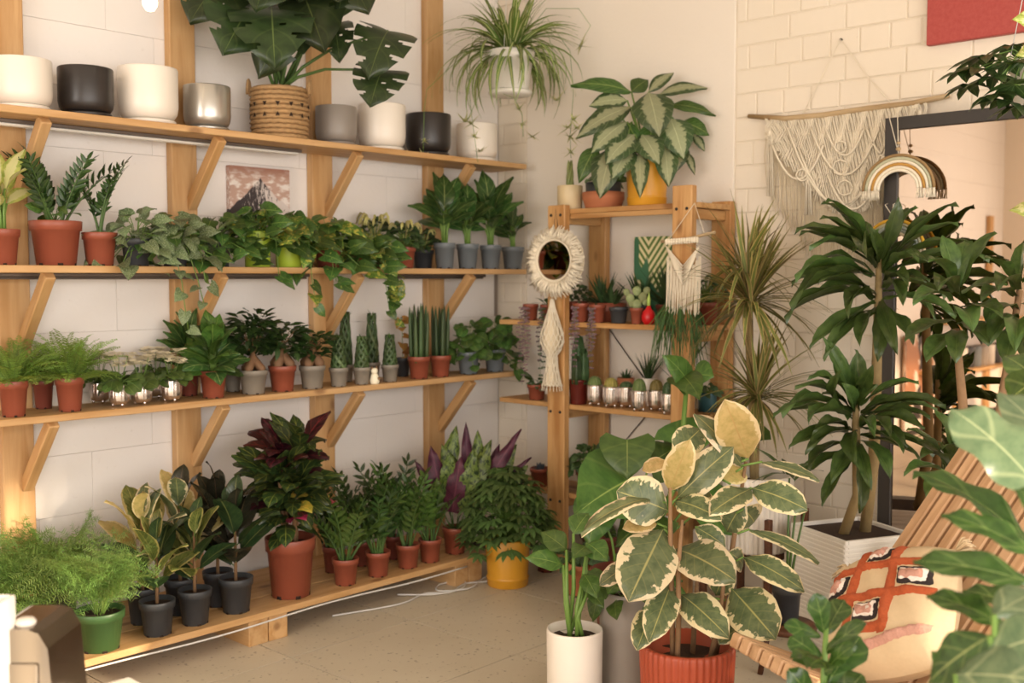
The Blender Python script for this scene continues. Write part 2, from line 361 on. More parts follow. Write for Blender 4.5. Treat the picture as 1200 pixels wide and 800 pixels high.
    def mesh(s, name, mats, smooth=True):
        me = bpy.data.meshes.new(name); me.from_pydata(s.v, [], s.f)
        for m in (mats if isinstance(mats, (list, tuple)) else [mats]): me.materials.append(M[m] if isinstance(m, str) else m)
        np_ = len(me.polygons)
        me.polygons.foreach_set('use_smooth', [smooth] * np_); me.polygons.foreach_set('material_index', s.m)
        uvl = me.uv_layers.new(name='UVMap'); li = np.empty(len(me.loops), dtype=np.int32); me.loops.foreach_get('vertex_index', li)
        uvl.data.foreach_set('uv', np.array(s.t, dtype=np.float32)[li].ravel()); me.update()
        return me
def obj(name, me, parent=None, mat=None):
    o = bpy.data.objects.new(name, me); COL.objects.link(o)
    if parent is not None: o.parent = parent
    if mat is not None: o.matrix_local = mat
    return o
def part(name, mb, mats, parent, smooth=True, mat=None, label=None):
    o = obj(name, mb.mesh(name, mats, smooth), parent, mat)
    if label: o['label'] = label
    return o
def thing(name, label, cat, loc, group=None, rz=0.0):
    o = bpy.data.objects.new(name, None); COL.objects.link(o); o.empty_display_size = 0.05
    o.location = loc; o.rotation_euler = (0, 0, rz); o['label'] = label; o['category'] = cat
    if group: o['group'] = group
    return o
def tag(o, label, cat, group=None):
    o['label'] = label; o['category'] = cat
    if group: o['group'] = group
    return o
def struct(name, mb, mats, parent=None, smooth=False):
    o = part(name, mb, mats, parent, smooth); o['kind'] = 'structure'; return o

# ------------------------------------------------------------------ leaf blades
SH = dict(
    ovate=[(0, .06), (.1, .45), (.28, .92), (.42, 1), (.65, .8), (.85, .42), (1, 0)],
    oblong=[(0, .05), (.1, .45), (.3, .92), (.55, 1), (.8, .78), (.93, .4), (1, 0)],
    drac=[(0, .32), (.3, .62), (.6, 1), (.85, .68), (1, 0)],
    lance=[(0, .2), (.2, .65), (.45, 1), (.72, .66), (1, 0)],
    strap=[(0, .6), (.25, 1), (.6, .9), (.85, .45), (1, 0)],
    blade=[(0, .9), (.3, 1), (.7, .6), (1, 0)],
    heart=[(0, .74), (.1, .97), (.25, 1), (.5, .8), (.75, .45), (1, 0)],
    fiddle=[(0, .2), (.15, .5), (.4, .66), (.7, 1), (.88, .8), (1, .12)],
    round=[(0, .3), (.12, .68), (.3, .93), (.5, 1), (.7, .93), (.88, .66), (1, .1)],
    monst=[(0, .8), (.1, 1), (.3, 1), (.55, .86), (.8, .5), (1, 0)])
def shp(name, t):
    P = SH[name]
    for (a, b), (c, d) in zip(P, P[1:]):
        if t <= c:
            k = (t - a) / (c - a); return b + (d - b) * (k if d < b and c == 1 else (3 * k * k - 2 * k ** 3) * .5 + k * .5)
    return P[-1][1]
def blade(mb, L, W, shape, a0, droop, fold=.18, wave=0.0, lobe=0.0, nl=9, nw=4, y0=0.0, z0=0.0, notch=None, tw=0.0, mi=0, ph=0.0):
    y, z, vs, uv = y0, z0, [], []
    for i in range(nl + 1):
        t = i / nl; a = a0 - droop * t
        if i: y += cos(a) * L / nl; z += sin(a) * L / nl
        w = W / 2 * max(shp(shape, t), .004)
        for j in range(nw + 1):
            q = 2 * j / nw - 1; x = q * w
            lift = fold * abs(x) + wave * W * sin(t * 15 + ph + (1.5 if q > 0 else 0)) * abs(q) ** 2 - .12 * W * q * q * (.5 if fold > 0 else 0)
            back = lobe * L * abs(q) ** 1.4 * (1 - t) ** 3
            xx = x + tw * lift
            vs.append((xx, y - sin(a) * lift - cos(a) * back, z + cos(a) * lift - sin(a) * back)); uv.append((.5 + q / 2, t))
    fs = []
    for i in range(nl):
        for j in range(nw):
            if notch and notch(i, j, nl, nw): continue
            b = i * (nw + 1) + j; fs.append((b, b + 1, b + nw + 2, b + nw + 1))
    mb.add(vs, fs, uv, mi); return y, z
_cache = {}
def unit_leaf(shape, mat, droop=.6, fold=.15, wave=0.0, lobe=0.0, nl=9, nw=4, notch=None, var=0):
    """blade of length 1 and width 1 lying along +Y, its chord on the axis"""
    k = (shape, mat, droop, fold, wave, lobe, nl, nw, bool(notch), var)
    if k not in _cache:
        mb = MB(); f = (droop / 2) / max(sin(droop / 2), 1e-3) if droop else 1.0
        blade(mb, f, 1.0, shape, droop / 2, droop, fold, wave, lobe, nl, nw, notch=notch, ph=var * 1.7)
        _cache[k] = mb.mesh('leaf', mat)
    return _cache[k]
_bb = {}
def clear_of_walls(parent, me, m):
    """slide a leaf off the wall planes when its blade would pass through them"""
    if me.name not in _bb:
        c = np.empty(len(me.vertices) * 3, dtype=np.float32); me.vertices.foreach_get('co', c); c = c.reshape(-1, 3); _bb[me.name] = c[::max(1, len(c) // 60)]
    W = Matrix.Translation(parent.location) @ Matrix.Rotation(parent.rotation_euler.z, 4, 'Z') @ m; a = np.array(W); p = _bb[me.name] @ a[:3, :3].T + a[:3, 3]
    dx, dy = max(0, p[:, 0].max() - (WB - .012)), max(0, p[:, 1].max() - (WA - .012))
    if dx or dy: m = Matrix.Rotation(-parent.rotation_euler.z, 4, 'Z') @ Matrix.Translation((-dx, -dy, 0)) @ Matrix.Rotation(parent.rotation_euler.z, 4, 'Z') @ m
    return m
def lay(parent, me, P0, P1, nrm, w, name='leaf', lab=None):
    """lay a unit blade from P0 to P1 (world), facing nrm, w metres wide"""
    P0, P1 = Vector(P0), Vector(P1); y = P1 - P0; L = y.length; y = y / L; n = Vector(nrm)
    z = n - y * n.dot(y)
    if z.length < 1e-3: z = Vector((0.3, 0.2, 1)) - y * y.z
    z.normalize(); x = y.cross(z)
    m = Matrix(((x.x * w, y.x * L, z.x * L, 0), (x.y * w, y.y * L, z.y * L, 0), (x.z * w, y.z * L, z.z * L, 0), (0, 0, 0, 1)))
    m = Matrix.Rotation(-parent.rotation_euler.z, 4, 'Z') @ Matrix.Translation(P0 - parent.location) @ m
    return obj(name, me, parent, clear_of_walls(parent, me, m))
def arcleaf(key, mat, pl, e0, e1, L, W, shape, droop, fold=.18, wave=0.0, lobe=0.0, pr=.0025, nl=8, nw=4, notch=None, stem=None):
    """petiole bending from e0 to e1, then the blade: one mesh in the YZ plane, base at the origin"""
    if key in _cache: return _cache[key]
    mb = MB(); y = z = 0.0
    if pl > 0:
        pts = [(0, 0, 0)]
        for i in range(5):
            a = e0 + (e1 - e0) * (i + .5) / 5; y += cos(a) * pl / 5; z += sin(a) * pl / 5; pts.append((0, y, z))
        mb.tube(pts, [pr * 1.25, pr * 1.15, pr * 1.1, pr, pr * .9, pr * .7], 5, 1 if stem else 0, uv=(.5, .02))
    blade(mb, L, W, shape, e1, droop, fold, wave, lobe, nl, nw, y, z, notch)
    _cache[key] = mb.mesh('leaf', [mat, stem] if stem else [mat]); return _cache[key]
def put(parent, me, loc, az, s=1.0, roll=0.0, name='leaf', tilt=0.0):
    return obj(name, me, parent, clear_of_walls(parent, me, Matrix.Translation(loc) @ Matrix.Rotation(az, 4, 'Z') @ Matrix.Rotation(tilt, 4, 'X') @ Matrix.Rotation(roll, 4, 'Y') @ Matrix.Scale(s, 4)))
WA, WB = 3.45, 3.62                      # planes of the left and right walls
def heading(loc, reach, i, jit=.5, off=0.0):
    """golden-angle heading that keeps a leaf of that reach clear of the two walls"""
    for k in range(14):
        az = i * 2.39996 + off + random.uniform(-jit, jit) + k * .9
        d = (-sin(az), cos(az))
        if loc[0] + reach * d[0] < WB - .03 and loc[1] + reach * d[1] < WA - .05: return az
    return pi + random.uniform(-.7, .7)

# ------------------------------------------------------------------ pots
def potmesh(style, r, h, mat):
    mb = MB()
    if style == 'nursery':
        p = [(0, .006), (r * .66, .006), (r * .70, 0), (r * .74, .002), (r * .90, h * .78), (r * .97, h * .785), (r * 1.0, h * .99), (r * .985, h), (r * .93, h), (r * .90, h * .84), (0, h * .80)]
        mb.lathe(p, 28)
        for k in range(6):          # drainage slots at the foot
            T = Matrix.Rotation(k * pi / 3 + .3, 4, 'Z'); mb.box(r * .70, r * .748, -r * .10, r * .10, 0, h * .055, mi=1, T=T)
        return mb.mesh('pot', [mat, 'dark_hole'])
    if style == 'decor':
        p = [(0, h * .05), (r * .72, h * .05), (r * .86, h * .09), (r * .96, h * .17), (r * 1.0, h * .3), (r * 1.0, h * .98), (r * .985, h), (r * .94, h), (r * .92, h * .96), (r * .92, h * .2), (0, h * .16)]
        return mb.lathe(p, 40).mesh('pot', mat)
    if style == 'fluted':
        p = [(0, 0), (r * .86, 0), (r * .9, h * .03), (r * 1.0, h * .9), (r * 1.0, h * .97), (r * .98, h), (r * .9, h), (r * .88, h * .86), (0, h * .84)]
        return mb.lathe(p, 168, 0, 42, .055, 1, 5).mesh('pot', mat)
    if style == 'ribbed':
        p = [(0, 0), (r * .8, 0), (r * .84, h * .04), (r * .97, h * .9), (r, h * .91), (r, h), (r * .92, h), (r * .9, h * .86), (0, h * .84)]
        return mb.lathe(p, 96, 0, 32, .05, 1, 3).mesh('pot', mat)
    if style == 'mercury':
        p = [(0, h * .12), (r * .5, h * .10), (r * .8, h * .16), (r * .97, h * .32), (r * 1.0, h * .55), (r * .97, h * .9), (r * .98, h), (r * .9, h), (r * .88, h * .85), (0, h * .83)]
        mb.lathe(p, 64, 0, 16, .045, 2, 6)
        for k in range(3):
            a = k * 2 * pi / 3 + .5; T = Matrix.Translation((r * .62 * cos(a), r * .62 * sin(a), 0)); mb.lathe([(0, 0), (r * .1, 0), (r * .15, h * .1), (r * .14, h * .2), (0, h * .22)], 8, T=T)
        return mb.mesh('pot', mat)
    if style == 'straight':
        p = [(0, 0), (r * .93, 0), (r * .97, h * .02), (r * 1.0, h * .97), (r * .985, h), (r * .93, h), (r * .91, h * .9), (0, h * .88)]
        return mb.lathe(p, 40).mesh('pot', mat)
    if style == 'collar':           # cylinder with an attached tray line, mustard pots
        p = [(0, 0), (r * .86, 0), (r * .90, h * .02), (r * .93, h * .17), (r * .95, h * .18), (r * .90, h * .2), (r * .90, h * .215), (r * 1.0, h * .98), (r * .985, h), (r * .93, h), (r * .9, h * .9), (0, h * .88)]
        return mb.lathe(p, 40).mesh('pot', mat)
    if style == 'bowl':
        p = [(0, 0), (r * .82, 0), (r * .86, h * .05), (r * .97, h * .5), (r, h * .55), (r, h), (r * .93, h), (r * .9, h * .75), (0, h * .7)]
        return mb.lathe(p, 40).mesh('pot', mat)
def soilmesh(r, z):
    mb = MB(); rnd = random.Random(int(r * 1e5)); vs, n = [], 14
    vs.append((0, 0, z + .004))
    for k in (1, 2, 3):
        for j in range(n): vs.append((r * k / 3 * cos(2 * pi * j / n), r * k / 3 * sin(2 * pi * j / n), z + rnd.uniform(-.004, .004) * (k < 3)))
    fs = [(0, 1 + j, 1 + (j + 1) % n) for j in range(n)]
    for k in range(2):
        for j in range(n): a, b = 1 + k * n + j, 1 + k * n + (j + 1) % n; fs.append((a, a + n, b + n, b))
    return mb.add(vs, fs).mesh('soil', 'soil')
def potted(name, label, loc, r, h, style='nursery', mat='terra', group=None, soil=True, cat='plant'):
    e = thing(name, label, cat, loc, group); k = ('pot', style, round(r, 3), round(h, 3), mat)
    if k not in _cache: _cache[k] = potmesh(style, r, h, mat); _cache[k + ('s',)] = soilmesh(r * .905, h * (.9 if style in ('straight', 'collar', 'decor') else .86))
    obj('pot', _cache[k], e)
    if soil: obj('soil', _cache[k + ('s',)], e)
    return e
def onA(px, wpx, hpx, z, row='f', Y=None):
    """pot standing on a left-wall board at height z: place, radius, height from its pixels"""
    r = .05
    for _ in range(4):
        y = Y if Y else (3.20 + r if row == 'f' else 3.40 - r)
        P = solve(px, 1, y, z + .03); d = depth_of(P); r = wpx * d / F / 2
    P.z = z; return P, r, hpx * d / F
def onB(px, wpx, hpx, z, row='f', X=None):
    r = .04
    for _ in range(4):
        x = X if X else (3.335 + r if row == 'f' else 3.56 - r)
        P = solve(px, 0, x, z + .03); d = depth_of(P); r = wpx * d / F / 2
    P.z = z; return P, r, hpx * d / F

# ------------------------------------------------------------------ room shell
ZC = 2.85
fl = struct('floor', MB().box(-3.4, WB, -2.2, WA, -.06, -.006), 'grout')
tx, ty = 2.4668 - .505 * 12, 2.774 - .5025 * 10     # joint lines measured on the floor
tm = MB().box(.0025, .5025, .0025, .5, -.006, 0).mesh('tile', 'tile', False)
for i in range(15):
    for j in range(12):
        x, y = tx + i * .505, ty + j * .5025
        if x < -3.4 or x + .505 > WB + .5 or y < -2.25 or y + .5 > WA + .3: continue
        xe, ye = min(x + .503, WB), min(y + .5005, WA)
        if xe - x < .05 or ye - y < .05: continue
        me = tm if (xe == x + .503 and ye == y + .5005) else MB().box(.002, xe - x, .002, ye - y, -.006, 0, .0015).mesh('tile', 'tile', False)
        obj('tile', me, fl, Matrix.Translation((x, y, 0)))
struct('ceiling', MB().box(-3.4, WB + .1, -2.2, WA + .1, ZC, ZC + .1), 'ceil')
wl = struct('wall_left', MB().box(-3.4, WB + .15, WA + .004, WA + .15, -.06, ZC), 'joint')
rnd = random.Random(5); k = 0; z = .02 - .2
while z < ZC:
    x = -3.4 - rnd.uniform(.05, .5); z0, z1 = max(z, 0), min(z + .2, ZC)
    while x < WB:
        x0, x1 = max(x, -3.4), min(x + .615, WB)
        if x1 - x0 > .03:
            pr = rnd.uniform(0, .0012)
            obj('block', MB().box(x0 + .0004, x1 - .0004, WA - .004 - pr, WA + .006, z0 + .0004, z1 - .0004, .0006).mesh('block', 'wall', False), wl)
        x += .615
    z += .2
wr = struct('wall_right', MB().box(WB + .004, WB + .15, -2.2, WA + .15, -.06, ZC), 'mortar')
pl_ = MB().box(WB - .004, WB + .02, 2.195, 3.263, 0, ZC, .003); part('plaster_panel', pl_, 'plaster', wr, False)
stuff = MB(); z = .005; row = 0; nb = 0
while z < ZC - .02:
    step = .22 if row % 2 else .11
    y = 2.19 - (.0 if row % 2 else .055)
    lim = [(-2.2, 2.19), (3.268, WA - .004)]
    for (lo, hi) in lim:
        y1 = hi - (0 if row % 2 else rnd.uniform(.03, .09)); ys = [(y1, hi)] if y1 < hi - .02 else []
        while y1 > lo + .02: ys.append((max(y1 - step, lo), y1)); y1 -= step
        for (a, b) in ys:
            pr = rnd.uniform(0, .002); bx = (WB - pr, WB + .01, a + .0025, b - .0025, z + .0025, min(z + .09, ZC) - .0025, .0025)
            seen = (b > .98 and hi < 3 and .35 < z < 2.55) or (hi > 3 and .1 < z < 2.5)
            if seen and nb < 298: obj('brick', MB().box(*bx).mesh('brick', 'brick', False), wr); nb += 1
            else: stuff.box(*bx)
    z += .09; row += 1
so = part('brickwork', stuff, 'brick', wr, False); so['kind'] = 'stuff'
# street side behind the eye: window wall and side wall with openings
mb = MB().box(-3.4, WB + .1, -2.35, -2.2, -.06, .32).box(-3.4, WB + .1, -2.35, -2.2, 2.22, ZC)
for x0, x1 in ((-3.4, -2.7), (-.62, -.45), (1.55, 1.70)): mb.box(x0, x1, -2.35, -2.2, .32, 2.22)
struct('wall_back', mb, 'plaster')
mb = MB().box(-3.55, -3.4, -2.35, WA + .15, -.06, .5).box(-3.55, -3.4, -2.35, WA + .15, 2.4, ZC).box(-3.55, -3.4, -2.35, -1.1, .5, 2.4).box(-3.55, -3.4, 2.3, WA + .15, .5, 2.4)
struct('wall_front', mb, 'plaster')
for i, (x0, x1) in enumerate(((-2.7, -.62), (-.45, 1.55), (1.70, 3.62))):
    w = MB().box(x0, x1, -2.30, -2.24, .32, .37).box(x0, x1, -2.30, -2.24, 2.17, 2.22)
    for x in (x0, (x0 + x1) / 2 - .02, x1 - .04): w.box(x, x + .04, -2.30, -2.24, .37, 2.17)
    if i == 2:                                        # unseen boards with gaps, added on the last window to dapple the sun
        for q, x in enumerate((1.74, 2.06, 2.34, 2.66, 3.02)): w.box(x, x + (.14, .12, .12, .14, .12)[q], -2.29, -2.26, .37, 2.17)
        for z in (.62, 1.02, 1.42, 1.93): w.box(1.74, 3.58, -2.255, -2.24, z, z + .07)
    struct('window_%d' % (i + 1), w, 'frame_black')
w = MB().box(-3.5, -3.44, -1.1, 2.3, .5, .55).box(-3.5, -3.44, -1.1, 2.3, 2.35, 2.4)
for y in (-1.1, .58, 2.26): w.box(-3.5, -3.44, y, y + .04, .55, 2.35)
struct('window_4', w, 'frame_black')

# ------------------------------------------------------------------ shelving on the left wall
Z1, Z2, Z3, YF, XE = 1.697, 1.236, .788, 3.186, 3.53
sh = thing('shelving_rack', 'pine wall shelving with three long boards on posts and diagonal brackets', 'shelf', (2.5, 3.32, 0))
def rel(mb, P):
    mb.v = [(a - P[0], b - P[1], c - P[2]) for a, b, c in mb.v]; return mb
SO = (2.5, 3.32, 0)
XP = [1.395, 1.99, 2.586, 3.19]; XP2 = [.80, .205]
for x in XP + XP2: part('post', rel(MB().box(x - .049, x + .049, 3.406, WA - .006, 0.0, 2.84, .003), SO), 'pine_z', sh, False)
for z in (Z1, Z2, Z3):
    xl = .15
    part('shelf_board', rel(MB().box(xl, XE if z > Z3 else XE - .06, YF, 3.406, z - .022, z, .002), SO), 'pine_x', sh, False)
for x in XP + XP2:
    for z in (Z1, Z2, Z3):
        a, b = Vector((x + .025, 3.402, z - .235)), Vector((x + .025, YF + .03, z - .026)); d = b - a; L = d.length
        mb = MB().box(-.019, .019, -.017, .017, -.02, L, .003); d.normalize()
        q = d.to_track_quat('Z', 'X').to_matrix().to_4x4()
        o = part('bracket', mb, 'pine_z', sh, False, Matrix.Translation(a - Vector(SO)) @ q)
for z, m, nm, lb in ((Z1, 'led', 'light_strip', 'pale frosted light strip fixed under the top pine shelf'), (Z2, 'dark_strip', 'light_strip', 'dim metal light strip fixed under the middle pine shelf')):
    for x0, x1 in ((.9, 2.42),) if z == Z1 else ((.9, 2.45), (2.75, 3.4)):
        e = thing(nm, lb + ('' if x0 < 1 else ' near the room corner'), 'light strip', ((x0 + x1) / 2, 3.33, z - .03))
        L = (x1 - x0) / 2; part('housing', MB().box(-L, L, -.02, .02, -.004, .008, .002), 'dark_strip', e, False); part('cover', MB().box(-L + .01, L - .01, -.016, .016, -.012, -.004, .003), m, e, False)
# low plank platform
SP = (2.0, 3.18, 0)
pf = thing('plank_platform', 'low pine plank platform on wooden blocks along the wall', 'platform', SP)
for y0, y1 in ((2.945, 3.095), (3.099, 3.248), (3.252, 3.402)): part('plank', rel(MB().box(.2, 3.06, y0, y1, .083, .105, .002), SP), 'pine_x', pf, False)
for x in (.35, 1.16, 2.0, 2.93):
    part('foot_block', rel(MB().box(x - .075, x - .002, 2.95, 3.38, 0, .083, .002), SP), 'pine_y', pf, False)
    part('foot_block', rel(MB().box(x + .002, x + .075, 2.95, 3.38, 0, .083, .002), SP), 'pine_y', pf, False)

# ------------------------------------------------------------------ freestanding wooden shelf unit on the right wall
UX0, UX1, UY0, UY1 = 3.30, 3.60, 2.175, 2.865
UZ = [.32, .685, 1.02, 1.475]
SU = (3.45, 2.52, 0)
un = thing('shelf_unit', 'narrow wooden shelf unit with bolted posts between corner and macrame hanging', 'shelf', SU)
for y0, y1 in ((UY0, UY0 + .085), (UY1 - .09, UY1)):
    part('post', rel(MB().box(UX0, UX0 + .035, y0, y1, 0, 1.535 if y0 < 2.3 else 1.49, .003), SU), 'oak_z', un, False)
    part('post', rel(MB().box(UX1 - .035, UX1, y0, y1, 0, 1.49, .003), SU), 'oak_z', un, False)
    for z in UZ: part('side_rail', rel(MB().box(UX0 + .037, UX1 - .037, y0 + .02, y0 + .05, z - .06, z - .022, .002), SU), 'oak_x', un, False)
for k, z in enumerate(UZ):
    yl = UY1 - .005 if k == 3 else (3.17 if k < 3 else UY1)
    part('shelf_board', rel(MB().box(UX0 + .037, UX0 + .165, UY0 - .0, yl, z - .020, z, .002), SU), 'oak_y', un, False)
    part('shelf_board', rel(MB().box(UX0 + .169, UX1 - .037, UY0 - .0, yl, z - .020, z, .002), SU), 'oak_y', un, False)
    if k == 3: part('front_rail', rel(MB().box(UX0 + .036, UX0 + .05, UY0 + .085, UY1 - .09, z - .04, z - .021, .001), SU), 'oak_y', un, False)
for (y0, z0, y1, z1) in ((2.8, 1.0, 2.25, .4), (2.25, 1.0, 2.8, .4)):
    part('brace_wire', rel(MB().tube([(3.606, y0, z0), (3.606, y1, z1)], .0022, 5), SU), 'wire', un)
for y in (UY0 + .02, UY0 + .065, UY1 - .07, UY1 - .02):
    for z in (1.45, UZ[1] - .03, UZ[0] - .03):
        part('bolt', rel(MB().lathe([(0, 0), (.006, 0), (.006, .003), (0, .004)], 8, T=Matrix.Translation((UX0, y, z)) @ Matrix.Rotation(-pi / 2, 4, 'Y')), SU), 'wire', un)

# ------------------------------------------------------------------ species
U = random.uniform
def top(h, style='nursery'): return h * .84
def rosette(e, zt, key, mat, n, pl, L, W, shape, els=(75, 60, 45, 28, 12), droop=.7, fold=.15, wave=0, lobe=0, s=(.8, 1.1), off=0.0, base_r=.012, wall=True, pr=.0025, e1d=25, roll=.25, nl=8):
    """leaves on arching petioles from one crown"""
    for i in range(n):
        q = i / max(n - 1, 1); el = els[min(int(q * len(els)), len(els) - 1)]; m = mat if isinstance(mat, str) else mat[i % len(mat)]
        me = arcleaf((key, el, m), m, pl * (1.0 - .25 * (el < 30)), R(min(el + 18, 88)), R(el - e1d), L, W, shape, droop + U(-.0, .0), fold, wave, lobe, pr, nl)
        sc_ = U(*s); reach = (pl * cos(R(el)) + L * .8 * max(cos(R(el - e1d)), .35)) * sc_
        az = heading(e.location, reach, i, off=off)
        put(e, me, (-sin(az) * base_r * U(.2, 1), cos(az) * base_r * U(.2, 1), zt), az, sc_, U(-roll, roll))
def frondmesh(key, mat, L, e0, e1, n, ll, lw, ang=60, taper=.75, nrm_up=True, stem_r=.003, stem='stem', start=.15, tipfac=.35, fat=False):
    """pinnate frond: rachis with paired leaflets"""
    if key in _cache: return _cache[key]
    mb = MB(); y = z = 0; pts = [Vector((0, 0, 0))]; tn = []
    m = 14
    for i in range(m):
        a = e0 + (e1 - e0) * (i / (m - 1)) ** 1.3; y += cos(a) * L / m; z += sin(a) * L / m; pts.append(Vector((0, y, z))); tn.append(Vector((0, cos(a), sin(a))))
    tn.append(tn[-1]); mb.tube(pts, [stem_r * (1 - .8 * i / m) for i in range(m + 1)], 5, 1, uv=(.5, 0))
    for k in range(n):
        t = start + (1 - start) * (k + .5) / n; f = t * m; i = min(int(f), m - 1); p = pts[i].lerp(pts[i + 1], f - i); T = tn[i]
        nn = Vector((1, 0, 0)).cross(T); g = (1 - taper * abs((t - .35) / .65) ** 1.6) if t > .35 else .75 + .25 * t / .35
        g = max(g, tipfac)
        for sgn in (-1, 1):
            d = Vector((sgn, 0, 0)) * sin(R(ang)) + T * cos(R(ang)) + nn * (U(-.15, .35) if not fat else U(.0, .75))
            if fat: mb.leaflet(p, d, nn, ll * g * U(.9, 1.1), lw * g, 0, .2)
            else: mb.add(*_rh(p, d, nn, ll * g * U(.9, 1.1), lw))
    if fat: mb.leaflet(pts[-1], tn[-1], Vector((1, 0, 0)).cross(tn[-1]), ll * .7, lw * .6)
    _cache[key] = mb.mesh('frond', [mat, stem]); return _cache[key]
def _rh(p, d, n, l, w):
    d = d.normalized(); x = d.cross(n).normalized()
    vs = [p, p + d * l * .4 + x * w * .5, p + d * l - n * l * .15, p + d * l * .4 - x * w * .5]
    return vs, [(0, 1, 2, 3)], [(.5, 0), (1, .4), (.5, 1), (0, .4)]
def zz(e, zt, n, L, mat='l_zz', ll=.05, lw=.022, spread=(88, 58), s=(.7, 1.05), off=0, npair=8):
    for i in range(n):
        el = spread[0] + (spread[1] - spread[0]) * U(0, 1); kk = int((el - 50) / 10)
        me = frondmesh(('zz', mat, kk, round(L, 2)), mat, L, R(50 + kk * 10 + 5), R(50 + kk * 10 - 22), npair, ll, lw, 48, .35, stem_r=.0055, stem='stem_dark', start=.25, fat=True, tipfac=.6)
        az = heading(e.location, L * .55, i, off=off); put(e, me, (-sin(az) * .015, cos(az) * .015, zt - .004), az, U(*s), U(-.4, .4), 'frond')
def fern(e, zt, n, L, off=0):
    for i in range(n):
        k = i % 5; el = (88, 78, 66, 52, 32)[k]
        me = frondmesh(('fern', k), 'l_fern', .24, R(el), R(el - 60), 27, .036, .0058, 66, .8, stem_r=.0012, start=.12, tipfac=.15)
        az = heading(e.location, L * .8, i, off=off); put(e, me, (-sin(az) * .012, cos(az) * .012, zt), az, L / .24 * U(.75, 1.1), U(-.5, .5), 'frond')
def plume_mesh(k):
    key = ('plume', k)
    if key in _cache: return _cache[key]
    rd = random.Random(40 + k); mb = MB(); m = 13; L = .26; y = z = 0; pts = [Vector((0, 0, 0))]; e0 = (1.5, 1.35, 1.15, .95, .7)[k]; e1 = e0 - (.7 + .2 * k)
    for i in range(m):
        a = e0 + (e1 - e0) * (i / m) ** 1.5; y += cos(a) * L / m; z += sin(a) * L / m; pts.append(Vector((0, y, z)))
    mb.tube(pts, [.0016 * (1 - .7 * i / m) for i in range(m + 1)], 4, 1)
    for i in range(4, m + 1):
        T = (pts[i] - pts[i - 1]).normalized(); nn = Vector((1, 0, 0)).cross(T)
        for sgn in (-1, 1):
            g = .085 * (1 - abs((i - 8) / 7.5) ** 2) + .012
            d = (Vector((sgn, 0, 0)) * .85 + T * .5 + nn * rd.uniform(-.3, .3)).normalized(); q = pts[i]
            nt = 9
            for j in range(nt):
                b = q + d * g * (j + .5) / nt - Vector((0, 0, 1)) * g * .25 * (j / nt) ** 2
                for s2 in (-1, 1):
                    x = d.cross(nn).normalized() * s2; mb.needle(b, x * .8 + d * .55 + nn * rd.uniform(-.6, .6), nn, .021 * rd.uniform(.7, 1.2), .0032)
            mb.needle(q, d, nn, g, .0016)
    _cache[key] = mb.mesh('frond', ['l_asp', 'stem']); return _cache[key]
def asparagus(e, zt, n, s, off=0, kinds=(0, 1, 2, 3, 4)):
    for i in range(n):
        az = heading(e.location, .26 * s, i, off=off); put(e, plume_mesh(kinds[i % len(kinds)]), (-sin(az) * .01, cos(az) * .01, zt), az, s * U(.75, 1.15), U(-.5, .5), 'frond')
def vine(e, pts, mat, n, lw, key='v', spread=.6, face=None, name='vine'):
    """hanging stem with heart leaves along it (points relative to the plant)"""
    mb = MB().tube(pts, .0016, 4); vo = part(name, mb, 'stem', e)
    P = [Vector(p) for p in pts]
    for i in range(n):
        f = (i + .7) / n * (len(P) - 1); k = min(int(f), len(P) - 2); p = P[k].lerp(P[k + 1], f - k) + e.location
        out = Vector((U(-1, 1), U(-1, .2), U(-.9, -.1))); out.normalize()
        w = lw * U(.75, 1.15); m = mat if isinstance(mat, str) else random.choice(mat)
        lay(e, unit_leaf('heart', m, .5, .2, .02, .18, 7, 4), p + out * .006, p + out * w * 1.35, CAMV(p) + Vector((U(-.5, .5), U(-.5, .5), U(.2, 1.1))), w).parent = vo
def clump(e, zt, n, rx, ry, rz, mat, lw, shape='heart', ratio=1.3, lobe=.16, lift=.5, up=.5, cz=None, name='leaf', petiole=True, sag=0.0, cy=0.0):
    """dome of leaves on short stems"""
    stems = MB(); c = Vector((0, 0, zt)); me_l = {}
    for i in range(n):
        a = i * 2.39996 + U(-.3, .3); q = math.sqrt((i + .5) / n); el = (1 - q) * 1.3 + U(-.15, .15)
        d = Vector((cos(a) * q * rx, sin(a) * q * ry, rz * (max(cos(q * 1.45), 0) * .85 + .12) + U(-.1, .1) * rz))
        d.z -= sag * q * q * U(.3, 1.2); d.y += cy * q; p = c + d; wp = p + e.location
        if wp.y > WA - .045: p.y -= 2 * (wp.y - (WA - .045))
        if wp.x > WB - .04: p.x -= 2 * (wp.x - (WB - .04))
        wp = p + e.location
        o = Vector((d.x, d.y, 0)); o = o.normalized() if o.length > 1e-3 else Vector((0, -1, 0))
        dd = (o * U(.5, 1) + Vector((U(-.4, .4), U(-.6, .1), U(-.8, .25)))).normalized()
        m = mat if isinstance(mat, str) else random.choice(mat); w = lw * U(.7, 1.15)
        tip = wp + dd * w * ratio
        if tip.y > WA - .02: dd.y *= -1
        if tip.x > WB - .02: dd.x *= -1
        tip = wp + dd * w * ratio
        lay(e, unit_leaf(shape, m, .55, .18, .02, lobe, 7, 4), wp, tip, o * .5 + Vector((0, 0, up)) + CAMV(wp) * .6 + Vector((U(-.4, .4), U(-.4, .4), 0)), w, name)
        if petiole: stems.tube([c + d * .05, c + d * .5 + Vector((0, 0, rz * .18)), p], .0014, 4)
    if petiole: part('stem', stems, 'stem', e)
def tubes(e, lst, mat, name='stem', n=7): 
    for pts, rad in lst: part(name, MB().tube(pts, rad, n), mat, e)
